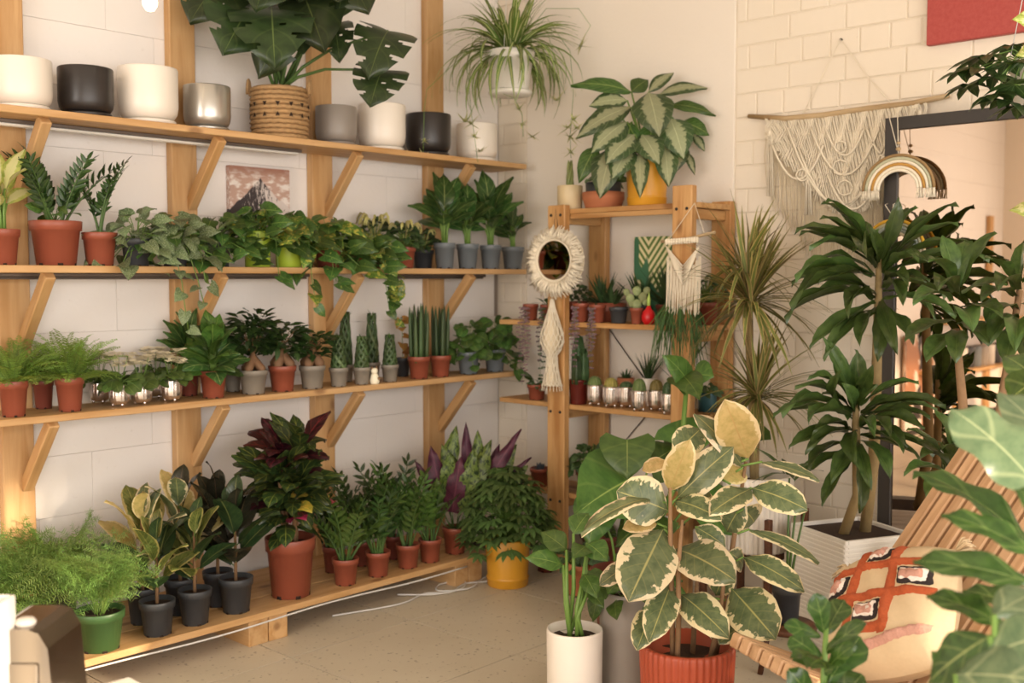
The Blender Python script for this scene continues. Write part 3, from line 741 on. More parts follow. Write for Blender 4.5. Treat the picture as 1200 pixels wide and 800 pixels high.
def palmate_mesh(key, mat, pl, el, nleaf, ll, lw, droop=.5, stem='stem'):
    if key in _cache: return _cache[key]
    mb = MB(); pts = [Vector((0, 0, 0))]; y = z = 0
    for i in range(4):
        a = el + .25 - .5 * i / 4; y += cos(a) * pl / 4; z += sin(a) * pl / 4; pts.append(Vector((0, y, z)))
    mb.tube(pts, .0016, 4, 1); c = pts[-1]
    for k in range(nleaf):
        th = (k - (nleaf - 1) / 2) * (2 * pi / (nleaf + .6)); d = Vector((sin(th), cos(th), -.28))
        mb.leaflet(c, d, Vector((0, .15, 1)), ll * (1 - .25 * abs(th) / pi), lw, 0, .15)
    _cache[key] = mb.mesh('leaf', [mat, stem]); return _cache[key]
def spikes(e, zt, n, L, W, mat, els=(85, 70, 55, 40, 25), droop=.3, shape='blade', fold=.35, s=(.75, 1.05), c=(0, 0), name='leaf', reach=None, nl=5):
    for i in range(n):
        el = els[i % len(els)]; me = arcleaf(('spk', mat, el, round(L, 3), round(W, 3), droop, shape), mat, 0, 0, R(el), L, W, shape, droop, fold, nl=nl, nw=2)
        az = heading((e.location.x + c[0], e.location.y + c[1]), (reach or L) * cos(R(el)) * .9, i); put(e, me, (c[0] - sin(az) * W * .4, c[1] + cos(az) * W * .4, zt), az, U(*s), U(-.2, .2), name)
def cactus_ball(e, zt, r, h, mat, ribs=12, c=(0, 0)):
    prof = [(0, 0)] + [(r * sin(pi * (.18 + .82 * t)) ** .8 if t < 1 else 0, h * (1 - cos(pi * t)) / 2) for t in [i / 9 for i in range(1, 10)]]
    o = part('cactus_body', MB().lathe(prof, ribs * 4, 0, ribs, .16, T=Matrix.Translation((c[0], c[1], zt - h * .06))), mat, e)
    sp = MB()
    for k in range(ribs * 6):
        a = 2 * pi * (k % ribs) / ribs; t = .15 + .8 * (k // ribs) / 6; rr = r * sin(pi * (.18 + .82 * t)) ** .8; p = Vector((c[0] + rr * cos(a), c[1] + rr * sin(a), zt - h * .06 + h * (1 - cos(pi * t)) / 2))
        for q in range(3): sp.needle(p, Vector((cos(a) + U(-.7, .7), sin(a) + U(-.7, .7), U(-.4, .9))), Vector((0, 0, 1)), r * .35, r * .04)
    so = part('spine', sp, 'petal', o); so['kind'] = 'stuff'

def bunch(e, z0, Hh, n, L, W, mats, shape='ovate', els=(15, 78), lobe=0.0, droop=.8, base=(.3, .62), off=0.0, sw=.5, pr=.0028):
    """broad leaves on upright stalks, faces turned up and outwards"""
    P = e.location
    for i in range(n):
        t = (i + .5) / n; el = R(els[0] + (els[1] - els[0]) * t + U(-8, 8)); az = heading(P, L * cos(el) * .9 + .02, i, .5, off)
        d = Vector((-sin(az) * cos(el), cos(az) * cos(el), sin(el))); hd = Vector((-sin(az), cos(az), 0))
        b = P + Vector((0, 0, z0 + Hh * (base[0] + (base[1] - base[0]) * t))) + hd * L * .16 * (1 - t * .5); s_ = U(.8, 1.12); m = mats if isinstance(mats, str) else random.choice(mats)
        lay(e, unit_leaf(shape, m, droop, .16, .012, lobe, 9, 4, None, i % 2), b, b + d * L * s_ - Vector((0, 0, L * .12 * (1 - t))), Vector((0, 0, .55)) - hd * sin(el) * .4 + CAMV(b) * sw, W * s_)
        part('petiole', MB().tube([hd * .008 + Vector((0, 0, z0 - .004)), (b - P) * .55 + Vector((0, 0, z0 * .45 + .01)), b - P], [pr * 1.3, pr, pr * .8], 5), 'stem', e)

# ------------------------------------------------------------------ top board: empty pots and the monstera
GP = 'glazed pots on the top board'
def empty_pot(px, w, h, mat, label, sty='decor'):
    P, r, hh = onA(px, w, h, Z1, Y=3.30); e = thing('flower_pot', label, 'pot', P, GP)
    obj('pot', potmesh(sty, r, hh - .008, mat), e, Matrix.Translation((0, 0, .008)))
    part('saucer', MB().lathe([(0, 0), (r * .86, 0), (r * .93, .012), (r * .9, .016), (r * .8, .012), (0, .012)], 32), mat, e)
empty_pot(26, 67, 60, 'white_pot', 'large white cylinder pot left of the black pot above the left post')
empty_pot(101, 62, 58, 'black_pot', 'black pot standing between the two large white pots')
empty_pot(174, 68, 66, 'white_pot', 'large white pot between the black pot and the silver pot')
empty_pot(243, 54, 53, 'silver_pot', 'metallic silver pot beside the woven basket')
empty_pot(394, 48, 46, 'grey_pot', 'small warm grey pot right of the woven basket')
empty_pot(448, 55, 54, 'white_pot', 'white pot between the grey pot and the second black pot')
empty_pot(502, 53, 49, 'black_pot', 'black pot behind the trailing spider plant runners')
empty_pot(559, 48, 44, 'white_pot', 'white pot at the corner end of the top shelf')

P, r, h = onA(328, 64, 60, Z1, Y=3.30)
mo = thing('monstera', 'large monstera with split leaves in a woven basket on top shelf', 'plant', P)
mb = MB()                    # woven basket: stacked coils, a band with triangular gaps, two loop handles
rows = 11
for i in range(rows):
    z = h * (i + .5) / rows; rr = r * (.90 + .10 * sin(pi * (.15 + .7 * i / rows)))
    pts = [(rr * cos(a * pi / 20), rr * sin(a * pi / 20), z + .0015 * sin(a * 3.1 + i)) for a in range(41)]
    mb.tube(pts, h / rows * .5, 5, cap=False, flat=1.0)
mb.lathe([(0, .004), (r * .88, .004), (r * .93, h * .3), (r * .95, h * .75), (r * .9, h * .97), (r * .84, h * .97), (r * .82, h * .7), (0, h * .7)], 32)
part('basket', mb, 'basket', mo)
gap = MB()
for k in range(14):
    a = 2 * pi * k / 14
    for zz_, sg in ((.40, 1), (.68, -1)):
        c = Vector((cos(a), sin(a), 0)) * r * 1.075; t = Vector((-sin(a), cos(a), 0)) * r * .085; z = h * zz_
        gap.add([c - t + Vector((0, 0, z)), c + t + Vector((0, 0, z)), c + Vector((0, 0, z + sg * h * .09)), c * .97 + Vector((0, 0, z + sg * h * .03))], [(0, 1, 2), (0, 3, 1), (1, 3, 2), (0, 2, 3)])
part('weave_gap', gap, 'dark_hole', mo, False)
for sg in (-1, 1):
    c = Vector((RV.x * sg * r, RV.y * sg * r, h * .88)); pts = []
    for k in range(9):
        a = pi * k / 8; pts.append(c + Vector((-RV.y, RV.x, 0)) * cos(a) * .022 + Vector((RV.x * sg * .012, RV.y * sg * .012, sin(a) * .055)))
    part('handle', MB().tube(pts, .0055, 6), 'basket', mo)
part('soil', MB().lathe([(0, h * .9), (r * .84, h * .88)], 20), 'soil', mo)
def mnotch(i, j, nl, nw):
    t = i / nl; s_ = abs((j + .5) / nw * 2 - 1); side = j >= nw / 2
    if .12 < t < .82 and s_ > .48 and (i + (4 if side else 0)) % 8 in ((0, 1) if s_ > .66 else (0,)): return True
    return .3 < t < .6 and .14 < s_ < .3 and (i + (4 if side else 0)) % 9 == 3
mon = [unit_leaf('monst', 'l_monstera', .7 + .2 * k, .12, .012, .2, 28, 12, mnotch, k) for k in range(3)]
D0 = depth_of(P)
mb_base = P + Vector((0, 0, h * .85))
# base (petiole end) -> tip in pixels, depth offset of each, blade width in px
for i, (bx, by, tx_, ty_, w, db, dt, up) in enumerate([
    (300, -4, 262, 62, 92, -.10, -.26, .2), (318, 8, 322, 78, 88, -.16, -.30, .15), (352, 5, 302, 92, 70, .0, -.06, .4), (345, -30, 380, 58, 95, -.05, -.2, .3),
    (392, 28, 398, 72, 38, -.05, -.12, .6), (455, 36, 432, 92, 62, -.12, -.22, .5), (448, 82, 434, 124, 56, -.14, -.22, .7), (270, -30, 222, 26, 80, -.12, -.24, .6),
    (395, -30, 432, 14, 70, -.1, -.22, .6), (330, -60, 300, 10, 90, -.12, -.3, .5), (372, -60, 350, -2, 95, -.02, -.2, .5), (420, -60, 395, 20, 80, .02, -.1, .6), (240, -60, 268, -6, 80, -.05, -.2, .7)]):
    A_, B_ = PD(bx, by, D0 + db - .07), PD(tx_, ty_, D0 + dt - .10)
    lay(mo, mon[i % 3], A_, B_, CAMV(A_) + Vector((0, 0, up)), w * (D0 + db) / F * 1.12)
    st = mb_base + Vector((U(-.03, .03), U(-.03, .03), 0)); q = st.lerp(A_, .5) + Vector((0, 0, .05 if by > 20 else .02))
    part('petiole', MB().tube([st - P, st.lerp(q, .5) - P + Vector((0, 0, .02)), q - P, A_ - P], [.0065, .006, .005, .004], 6), 'stem_dark', mo)

# ------------------------------------------------------------------ middle board
G2 = 'potted plants on the middle board'
P, r, h = onA(3, 40, 42, Z2); e = potted('dieffenbachia', 'pale yellow-green dieffenbachia in terracotta pot at the far left post', P, r, h, group=G2)
bunch(e, top(h), .24, 9, .13, .06, 'l_pale', pr=.005)
P, r, h = onA(66, 59, 52, Z2); e = potted('zz_plant', 'bushy zz plant in a wide terracotta pot beside a smaller zz', P, r, h, group=G2)
zz(e, top(h), 12, .26, ll=.06, lw=.023, spread=(88, 66), s=(.75, 1.0), npair=9); clump(e, top(h) + .02, 8, .05, .05, .06, 'l_zz2', .035, 'ovate', 1.6, 0)
P, r, h = onA(117, 40, 39, Z2); e = potted('zz_plant', 'small zz plant with stems leaning right in a narrow terracotta pot', P, r, h, group=G2)
for az, s_ in ((TH(10), .95), (TH(25), .85), (TH(330), .7), (TH(200), .6), (TH(170), .62)):
    put(e, frondmesh(('zzlean',), 'l_zz', .26, R(82), R(56), 9, .058, .022, 55, .3, stem_r=.0075, stem='stem_dark', start=.4, fat=True, tipfac=.6), (0, 0, top(h)), az, s_, 0, 'frond')
def trailing(px, w, hpx, potmat, mats, label, n, rx, rz, lw, row='f', vines=(), style='nursery', nm='pothos', lobe=.16):
    P, r, h = onA(px, w, hpx, Z2, row); e = potted(nm, label, P, r, h, style, potmat, G2)
    clump(e, top(h), int(n * 1.7), rx * 1.08, .10, rz, mats, lw * 1.28, lobe=lobe, sag=(h * 1.05 + .02) * (.45 if style == 'straight' else 1), cy=-.035)
    for (dx, dz, k) in vines:
        y = YF - .03 - P.y; pts = [(0, 0, top(h)), (dx * .4, y * .6, h + .03), (dx * .8, y, h - .03), (dx, y - .01, -.05), (dx + .01, y - .01, (-.05 - dz) / 2), (dx + .025, y - .005, -dz)]
        vine(e, pts, mats, k, lw)
    return e
trailing(160, 36, 32, 'nurs_dark', 'l_satin', 'silver-spotted satin pothos in dark pot beside the small zz plant', 26, .12, .10, .042, vines=((.10, .22, 7), (.16, .13, 4)), nm='satin_pothos')
trailing(205, 34, 30, 'nurs_dark', ['l_satin', 'l_pothos'], 'satin pothos with mixed leaves in front of the second post', 28, .13, .10, .044, 'f', ((.05, .06, 3),), nm='satin_pothos')
trailing(255, 34, 30, 'nurs_dark', 'l_pothos', 'dark green pothos under the left edge of the mountain painting', 28, .12, .10, .045)
trailing(302, 30, 42, 'lime_pot', ['l_pothos', 'l_pothos', 'l_gold'], 'green pothos in a lime pot below the mountain painting', 30, .12, .10, .05, vines=((.02, .03, 3),), style='straight')
trailing(338, 30, 40, 'lime_pot', ['l_pothos', 'l_gold'], 'green pothos in a lime pot with one strand hanging below the board', 24, .11, .09, .05, vines=((.03, .15, 6),), style='straight')
trailing(385, 34, 26, 'terra_dark', ['l_pothos', 'l_gold', 'l_pothos'], 'pothos in a dark terracotta pot in front of the third post', 30, .14, .12, .055, vines=((-.05, .05, 4),))
trailing(425, 34, 26, 'terra_dark', ['l_pothos', 'l_gold'], 'pothos with long golden strands hanging to the right of third post', 22, .10, .06, .05, vines=((.02, .17, 8), (.05, .14, 8), (.08, .10, 6)))
def peperomia(px, w, hpx, mat, label, n, rx, rz, row='f', fl=8, flh=.09):
    P, r, h = onA(px, w, hpx, Z2, row); e = potted('peperomia', label, P, r, h, 'nursery', mat, G2)
    clump(e, top(h), n, rx, rx * .8, rz, 'l_pep', .032, 'heart', 1.15)
    for i in range(fl):
        a = heading(P, .06, i); d = Vector((-sin(a), cos(a), 0)); z0 = top(h) + rz * .6; k = U(.7, 1.2)
        pts = [(0, 0, top(h))] + [d * (.02 + .045 * t * k) + Vector((0, 0, z0 + flh * k * (t - .62 * t ** 3))) for t in (.3, .55, .8, 1.0, 1.15)]
        part('flower_spike', MB().tube(pts, [.0015, .0022, .0055, .006, .005, .002], 6), 'l_flower', e)
peperomia(440, 32, 24, 'terra_dark', 'peperomia with tall pale flower spikes behind the golden pothos strands', 46, .085, .13, 'b', 16, .13)
peperomia(474, 27, 25, 'terra', 'dark peperomia with curled pale spikes in a small terracotta pot', 56, .075, .11, 'f', 12, .09)
peperomia(496, 26, 22, 'nurs_dark', 'peperomia in charcoal pot squeezed beside the grey nursery pots', 40, .065, .10, 'b', 8, .09)
for px, w, hp, lb, hh, n in ((521, 26, 30, 'striped dieffenbachia in the first grey nursery pot next to the peperomia', .27, 9), (548, 27, 29, 'striped dieffenbachia in the second grey nursery pot next to the peperomia', .25, 9),
                             (575, 26, 28, 'tall striped dieffenbachia in the second grey nursery pot from the corner', .28, 11), (601, 27, 26, 'low striped dieffenbachia in the grey nursery pot closest to the corner', .19, 9)):
    P, r, h = onA(px, w, hp, Z2); e = potted('dieffenbachia', lb, P, r, h, 'nursery', 'nurs_grey', G2)
    bunch(e, top(h), hh, n + 3, hh * .58, hh * .29, 'l_dieff', pr=.004)

# ------------------------------------------------------------------ lower board
G3 = 'potted plants on the lower board'
for px, w, hp, row, lb, n, L, m in ((16, 34, 42, 'f', 'boston fern in terracotta pot at the left post end of the lower board', 62, .17, 'terra'), (51, 24, 34, 'b', 'boston fern in a dark terracotta pot behind two other ferns', 36, .16, 'terra_dark'), (82, 33, 40, 'f', 'large boston fern beside the silver kalanchoe pots', 70, .18, 'terra')):
    P, r, h = onA(px, w, hp, Z3, row); e = potted('boston_fern', lb, P, r, h, 'nursery', m, G3); fern(e, top(h), n, L)
def flower_cluster(mb, c, s):
    for k in range(16):
        p = c + Vector((U(-1, 1), U(-1, 1), U(-.4, .8))) * s; nrm = (Vector((U(-.5, .5), U(-.5, .5), 1)) + CAMV(p) * .8).normalized(); a = nrm.orthogonal().normalized(); b = nrm.cross(a)
        for q in range(4):
            d = a * cos(q * pi / 2) + b * sin(q * pi / 2); t = nrm.cross(d)
            mb.add([p, p + d * .008 + t * .006, p + d * .014, p + d * .008 - t * .006], [(0, 1, 2, 3)])
for i, (px, w, hp, row) in enumerate(((117, 23, 26, 'b'), (140, 23, 26, 'f'), (166, 24, 26, 'f'), (183, 20, 25, 'b'), (201, 24, 27, 'f'))):
    P, r, h = onA(px, w, hp, Z3, row); e = potted('kalanchoe', ('cream kalanchoe in silver pot half hidden behind the largest boston fern', 'cream kalanchoe in silver pot standing next to the largest boston fern', 'cream kalanchoe in the middle silver pot of the front row', 'cream kalanchoe in small silver pot squeezed behind the front row', 'cream kalanchoe in silver pot next to the dark red lily pot')[i], P, r, h, 'mercury', 'mercury', 'silver pots of kalanchoe')
    clump(e, top(h), 18, .05, .045, .045, 'l_kal', .038, 'round', 1.25, 0)
    for k in range(6):
        a = k * 1.05 + U(0, .5); c = Vector((cos(a) * .03, sin(a) * .025, top(h) + .07 + U(0, .035))); mb = MB(); flower_cluster(mb, c, .017); so = part('stem', MB().tube([(0, 0, top(h)), c * .6 + Vector((0, 0, top(h) * .4)), c], .0012, 4), 'stem', e)
        part('flower_cluster', mb, 'petal', so)
P, r, h = onA(222, 24, 34, Z3, 'b'); e = potted('peace_lily', 'dark leaved lily in a dark red pot behind the silver pots', P, r, h, 'nursery', 'terra_dark', G3)
bunch(e, top(h), .16, 16, .12, .055, 'l_dieff', base=(.1, .7))
P, r, h = onA(250, 32, 32, Z3); e = potted('peace_lily', 'bright green peace lily in terracotta pot with a leaf hanging over', P, r, h, 'nursery', 'terra', G3)
bunch(e, top(h), .15, 30, .115, .072, ['l_spath', 'l_spath', 'l_dieff'], els=(-10, 80), base=(.05, .75))
P, r, h = onA(273, 20, 26, Z3, 'b'); e = potted('small_ficus', 'small leafy ficus in taupe pot behind the peace lily', P, r, h, 'nursery', 'nurs_taupe', G3); clump(e, top(h), 30, .06, .05, .11, 'l_ficus', .028, 'ovate', 1.8, 0)
def ginseng(px, w, hp, mat, label, n, rx, hh, rs=1.0, lean=0):
    P, r, h = onA(px, w, hp, Z3); e = potted('ginseng_bonsai', label, P, r, h, 'nursery', mat, G3); z0 = top(h)
    bt = MB()
    for k in range(4):
        a = k * 1.6 + .4; d = Vector((cos(a), sin(a), 0)); bt.tube([d * r * .75 + Vector((0, 0, z0 - .008)), d * r * .62 + Vector((0, 0, z0 + .018 * rs)), d * r * .3 + Vector((0, 0, z0 + .036 * rs)), Vector((0, 0, z0 + .06 * rs)), Vector((lean, 0, z0 + .08 * rs))], [.007, .016 * rs, .015 * rs, .012 * rs, .005], 8)
    part('root', bt, 'root', e)
    fo = MB(); c = Vector((lean, 0, z0 + hh * .62)); br = MB()
    for k in range(10):
        a = k * 2.4; tip = c + Vector((cos(a) * rx * .6, sin(a) * rx * .45, U(-.02, .05))); br.tube([(lean, 0, z0 + .07 * rs), tip], [.003, .0012], 4)
    part('branch', br, 'bark', e)
    for k in range(n):
        a, q = U(0, 2 * pi), math.sqrt(U(.05, 1)); p = c + Vector((cos(a) * q * rx, sin(a) * q * rx * .8, U(-.35, .5) * hh * (1.15 - q * .7)))
        d = Vector((cos(a) + U(-.6, .6), sin(a) + U(-.6, .6), U(-.5, .6))); fo.leaflet(p, d, Vector((U(-.4, .4), -.4, 1)), .05 * U(.8, 1.15), .023)
    o = part('foliage', fo, 'l_ficus', e); o['kind'] = 'stuff'
ginseng(297, 34, 28, 'nurs_taupe', 'tall ginseng ficus bonsai in taupe pot next to the peace lily', 260, .08, .21)
ginseng(331, 33, 30, 'terra', 'ginseng ficus bonsai with fat roots in a terracotta pot', 200, .09, .16, 1.15)
ginseng(366, 31, 27, 'nurs_taupe', 'ginseng ficus bonsai in taupe pot below the third bracket', 120, .065, .13, 1.2, .01)
def braided(px, w, hp, row, label, hh, mat='nurs_taupe', n=12):
    P, r, h = onA(px, w, hp, Z3, row); e = potted('braided_sansevieria', label, P, r, h, 'nursery', mat, G3); z0 = top(h)
    for k in range(n):
        pts, rad = [], []; sg = 1 if k % 2 else -1
        for i in range(12):
            t = i / 11; a = sg * t * 4.2 + k * 2 * pi / n; rr = r * .62 * (1 - .45 * t) * (1.1 if t < .75 else 1 + 1.6 * (t - .75)); pts.append((rr * cos(a), rr * sin(a), z0 + hh * t)); rad.append(.0078 * (1 - .75 * t ** 3))
        part('leaf', MB().tube(pts, rad, 6, uv=(.8, .5)), 'l_sans', e)
    part('tie_band', MB().lathe([(r * .42, z0 + hh * .72), (r * .44, z0 + hh * .725), (r * .44, z0 + hh * .75), (r * .42, z0 + hh * .755)], 14), 'petal', e)
    spikes(e, z0 + hh * .86, 7, hh * .22, .008, 'l_zz2', (80, 60, 45), .2)
    spikes(e, z0, 5, .05, .008, 'l_zz2', (60, 45), .2)
braided(397, 23, 22, 'f', 'braided sansevieria in taupe pot just right of the third post', .135)
braided(405, 20, 20, 'b', 'taller braided sansevieria behind the first braided row near third post', .22)
braided(424, 21, 20, 'f', 'braided sansevieria in taupe pot beside the tiny figurine', .13)
braided(436, 20, 20, 'b', 'tall braided sansevieria standing behind the tiny figurine', .21)
braided(457, 21, 20, 'f', 'braided sansevieria in taupe pot left of the sansevieria spears', .13)
P, r, h = onA(472, 18, 22, Z3, 'b'); e = potted('wilting_vine', 'wilting yellow vine in navy pot behind the sansevieria spears', P, r, h, 'nursery', 'nurs_dark', G3)
vine(e, [(0, 0, top(h)), (-.01, -.01, .15), (-.03, -.03, .25), (-.07, -.04, .23)], ['l_dry', 'l_gold', 'l_dry'], 9, .042)
def spears(px, w, hp, label, n, hh):
    P, r, h = onA(px, w, hp, Z3); e = potted('cylinder_sansevieria', label, P, r, h, 'nursery', 'terra', G3); z0 = top(h)
    for k in range(n):
        a = k * 2.4; q = r * .78 * math.sqrt((k + .5) / n); x, y = q * cos(a), q * sin(a); L = hh * U(.85, 1.05)
        pts = [(x * (1 + .25 * t), y * (1 + .25 * t), z0 - .01 + L * t) for t in (0, .25, .5, .75, .92, 1)]
        part('leaf', MB().tube(pts, [.0085, .0088, .0082, .007, .0045, .0008], 7, uv=(.8, .5)), 'l_sans', e)
spears(491, 27, 26, 'thick cluster of sansevieria spears in terracotta pot beside braided ones', 13, .235)
spears(516, 26, 25, 'thinner cluster of sansevieria spears in terracotta pot beside the pilea', 9, .225)
for px, w, hp, lb, n, rx in ((549, 27, 26, 'round leaved pilea in slate pot beside the sansevieria spears', 52, .09), (580, 26, 26, 'round leaved pilea in slate pot spilling over the board end', 66, .105)):
    P, r, h = onA(px, w, hp, Z3); e = potted('pilea', lb, P, r, h, 'nursery', 'nurs_grey', G3); clump(e, top(h) - .01, n, rx, rx * .75, .15, 'l_pilea', .052, 'round', 1.0, 0, sag=.06)
    if px > 560: vine(e, [(0, 0, top(h)), (.03, -.08, .04), (.06, -.10, .0), (.10, -.10, -.02)], 'l_pilea', 5, .045)
P, r, h = onA(439, 12, 22, Z3, Y=3.205); e = thing('animal_figurine', 'tiny white and brown animal figurine between braided sansevierias', 'figurine', P)
part('body', MB().lathe([(0, 0), (.016, 0), (.019, .012), (.015, .032), (.010, .042), (0, .045)], 14), 'petal', e)
part('head', MB().lathe([(0, 0), (.011, .004), (.014, .013), (.010, .022), (0, .026)], 12, T=Matrix.Translation((-.004, -.004, .038))), 'petal', e)
for sx in (-1, 1): part('ear', MB().lathe([(.005, 0), (.003, .008), (0, .012)], 6, T=Matrix.Translation((-.004 + sx * .008, -.004 - sx * .004, .058))), 'bark', e)
part('patch', MB().lathe([(0, 0), (.008, .003), (.009, .010), (0, .016)], 8, T=Matrix.Translation((.008, -.012, .014))), 'bark', e)

# ------------------------------------------------------------------ plank platform row
ZP, GB = .105, 'potted plants on the plank platform'
def onP(px, ybase, w, hp):
    """pot on the platform: the base line in the picture tells how far back it stands"""
    P0 = hit(px, ybase, 2, ZP); d = depth_of(P0); r = w * d / F / 2; dirv = Vector((P0.x, P0.y, 0)).normalized()
    P = Vector((P0.x, P0.y, ZP)) + dirv * r * .72; P.y = max(min(P.y, 3.40 - r), 2.95 + r * .75); return P, r, hp * d / F * .98
P, r, h = onP(118, 766, 58, 48); e = potted('asparagus_fern', 'feathery asparagus fern in a green plastic pot on plank platform', P, r, h, 'nursery', 'green_pot', GB); asparagus(e, top(h), 34, .84, 0, (0, 0, 1, 2, 1))
P, r, h = onP(84, 738, 36, 46); P.y += .06; e = potted('asparagus_fern', 'asparagus fern in a dark pot behind the green pot', P, r, h, 'nursery', 'nurs_dark', GB); asparagus(e, top(h), 34, .85, 1)
P, r, h = onP(25, 742, 42, 42); P.y -= .08; e = potted('asparagus_fern', 'yellowish asparagus fern by the left post on plank platform', P, r, h, 'nursery', 'nurs_dark', GB); asparagus(e, top(h), 40, .9, 2)
def rubber(px, yb, w, hp, mats, label, hh, n, L, W, lean=0.0):
    P, r, h = onP(px, yb, w, hp); e = potted('rubber_plant', label, P, r, h, 'nursery', 'nurs_dark', GB); z0 = top(h)
    part('stem', MB().tube([(0, 0, z0 - .01), (lean * .3, 0, z0 + hh * .5), (lean, 0, z0 + hh)], [.006, .005, .003], 7), 'bark', e)
    for i in range(n):
        t = (i + .4) / n; el = R(22 + 60 * t + U(-8, 8)); az = heading(P, L * .85, i, .35); o = Vector((lean * t, 0, z0 + hh * (.18 + .8 * t))) + P
        d = Vector((-sin(az) * cos(el), cos(az) * cos(el), sin(el))); m = mats[i % len(mats)]; s_ = (.65 + .45 * sin(pi * min(t + .15, 1))) * U(.85, 1.1)
        b = o + d * .018; lay(e, unit_leaf('oblong', m, .45, .22, .006, 0, 9, 4, None, i % 2), b, b + d * L * s_, Vector((sin(az) * sin(el), -cos(az) * sin(el), cos(el))) + CAMV(o) * .25, W * s_)
        part('petiole', MB().tube([o - P, b - P], .002, 4), 'stem', e)
rubber(168, 733, 38, 44, ['l_rub_c', 'l_rub_v', 'l_rub_o'], 'variegated cream rubber plant behind the olive rubber plant beside asparagus fern', .25, 11, .17, .10)
rubber(185, 747, 42, 42, ['l_rub_o', 'l_rub_g'], 'olive leaved rubber plant in charcoal pot at platform front near asparagus fern', .20, 11, .15, .078)
rubber(212, 722, 38, 44, ['l_rub_v', 'l_rub_d', 'l_rub_c'], 'cream edged rubber plant in the back row before the second post', .28, 11, .17, .10)
rubber(229, 734, 40, 42, ['l_rub_g', 'l_rub_o'], 'green rubber plant in charcoal pot between olive one and croton', .21, 11, .15, .078)
rubber(256, 712, 36, 42, ['l_rub_d'], 'dark burgundy rubber plant at the back beside the second post', .28, 12, .17, .095)
rubber(277, 720, 41, 42, ['l_rub_g', 'l_rub_d'], 'broad dark green rubber plant next to the big croton pot', .24, 11, .17, .095)
# croton
P, r, h = onP(341, 703, 60, 72); e = potted('croton', 'tall croton with red and yellow leaves in a big terracotta pot', P, r, h, 'nursery', 'terra', GB); z0 = top(h)
for k in range(4):
    a = k * 1.6; x, y = cos(a) * .02, sin(a) * .02; hh = (.36, .34, .26, .22)[k]
    part('stem', MB().tube([(x, y, z0 - .02), (x * 1.6, y * 1.2, z0 + hh * .5), (x * 2.6, y * 1.5 - .01, z0 + hh)], [.010, .008, .005], 7), 'bark', e)
for i in range(125):
    k = i % 4; a = k * 1.6; hh = (.36, .34, .26, .22)[k]; t = U(.40, .98) if k < 2 else U(.3, 1.0)
    o = P + Vector((cos(a) * .05 * t, sin(a) * .03 * t, z0 + hh * t)); az = heading(P, .17, i, .6); el = R(U(-35, 40) if t < .8 else U(-5, 60))
    d = Vector((-sin(az) * cos(el), cos(az) * cos(el), sin(el))); L = U(.11, .17); q = random.random()
    m = 'l_crot_h' if i in (7, 22) else 'l_crot_y' if q < .05 else 'l_crot_r' if q < .16 or (k == 1 and t > .8 and i % 2) else 'l_crot'
    lay(e, unit_leaf('oblong' if i % 4 else 'lance', m, .7, .2, .015, 0, 8, 4), o + d * .02, o + d * (.02 + L), Vector((0, 0, 1)) + CAMV(o) * .5, L * .47)
# small zz row
for px, yb, w, hp, lb, n, L in ((405, 687, 32, 32, 'first small zz plant in terracotta right of the croton', 9, .24), (390, 672, 24, 32, 'small zz plant half hidden between croton and front zz pot', 7, .22),
                                (443, 677, 30, 30, 'second front zz plant in terracotta right of the croton', 10, .27), (424, 664, 22, 30, 'small zz plant in back row between first and second zz pots', 7, .26),
                                (478, 667, 29, 29, 'third front zz plant in terracotta right of the croton', 10, .28), (461, 656, 20, 28, 'small zz plant in back row between second and third zz pots', 7, .27),
                                (504, 660, 28, 28, 'front zz plant in terracotta next to the calathea pot', 9, .25)):
    P, r, h = onP(px, yb, w, hp); e = potted('zz_plant', lb, P, r, h, 'nursery', 'terra' if w > 25 else 'terra_dark', GB)
    zz(e, top(h), n + 2, L * 1.06, random.choice(['l_zz', 'l_zz2', 'l_zz2']), .062, .022, (88, 68), (.75, 1.1), off=px, npair=7)
P, r, h = onP(533, 650, 30, 32); e = potted('calathea', 'rattlesnake calathea with purple leaf backs in terracotta pot', P, r, h, 'nursery', 'terra', GB); z0 = top(h)
DC = depth_of(P)
for i, (bx, by, tx_, ty_, w, m, dd) in enumerate(((520, 570, 535, 498, 22, 'l_cal', .0), (548, 570, 546, 494, 14, 'l_cal_p', -.03), (560, 580, 560, 503, 20, 'l_cal', -.02), (560, 585, 610, 502, 17, 'l_cal_p', -.05), (520, 600, 505, 522, 24, 'l_cal_p', -.08),
        (515, 590, 486, 538, 12, 'l_cal_p', -.05), (575, 570, 605, 520, 22, 'l_cal', -.03), (540, 580, 518, 520, 24, 'l_cal', -.05), (548, 590, 575, 515, 24, 'l_cal', -.08), (575, 580, 622, 535, 12, 'l_cal_p', -.05),
        (530, 600, 540, 535, 24, 'l_cal_p', -.10), (560, 595, 585, 520, 20, 'l_cal_p', .0), (545, 600, 555, 525, 24, 'l_cal', -.1), (590, 575, 618, 545, 20, 'l_cal', -.06), (525, 585, 527, 530, 22, 'l_cal', -.1), (510, 600, 512, 560, 18, 'l_cal', -.1))):
    A_, B_ = PD(bx, by, DC + dd * .5), PD(tx_, ty_, DC + dd); lay(e, unit_leaf('strap', m, .4, .1, .045, 0, 14, 4), A_, B_, CAMV(A_) + Vector((0, 0, .4)), w * DC / F)
    part('petiole', MB().tube([(U(-.012, .012), U(-.012, .012), z0), (A_ - P) * .5 + Vector((0, 0, .03)), A_ - P], .0022, 5), 'stem_dark', e)
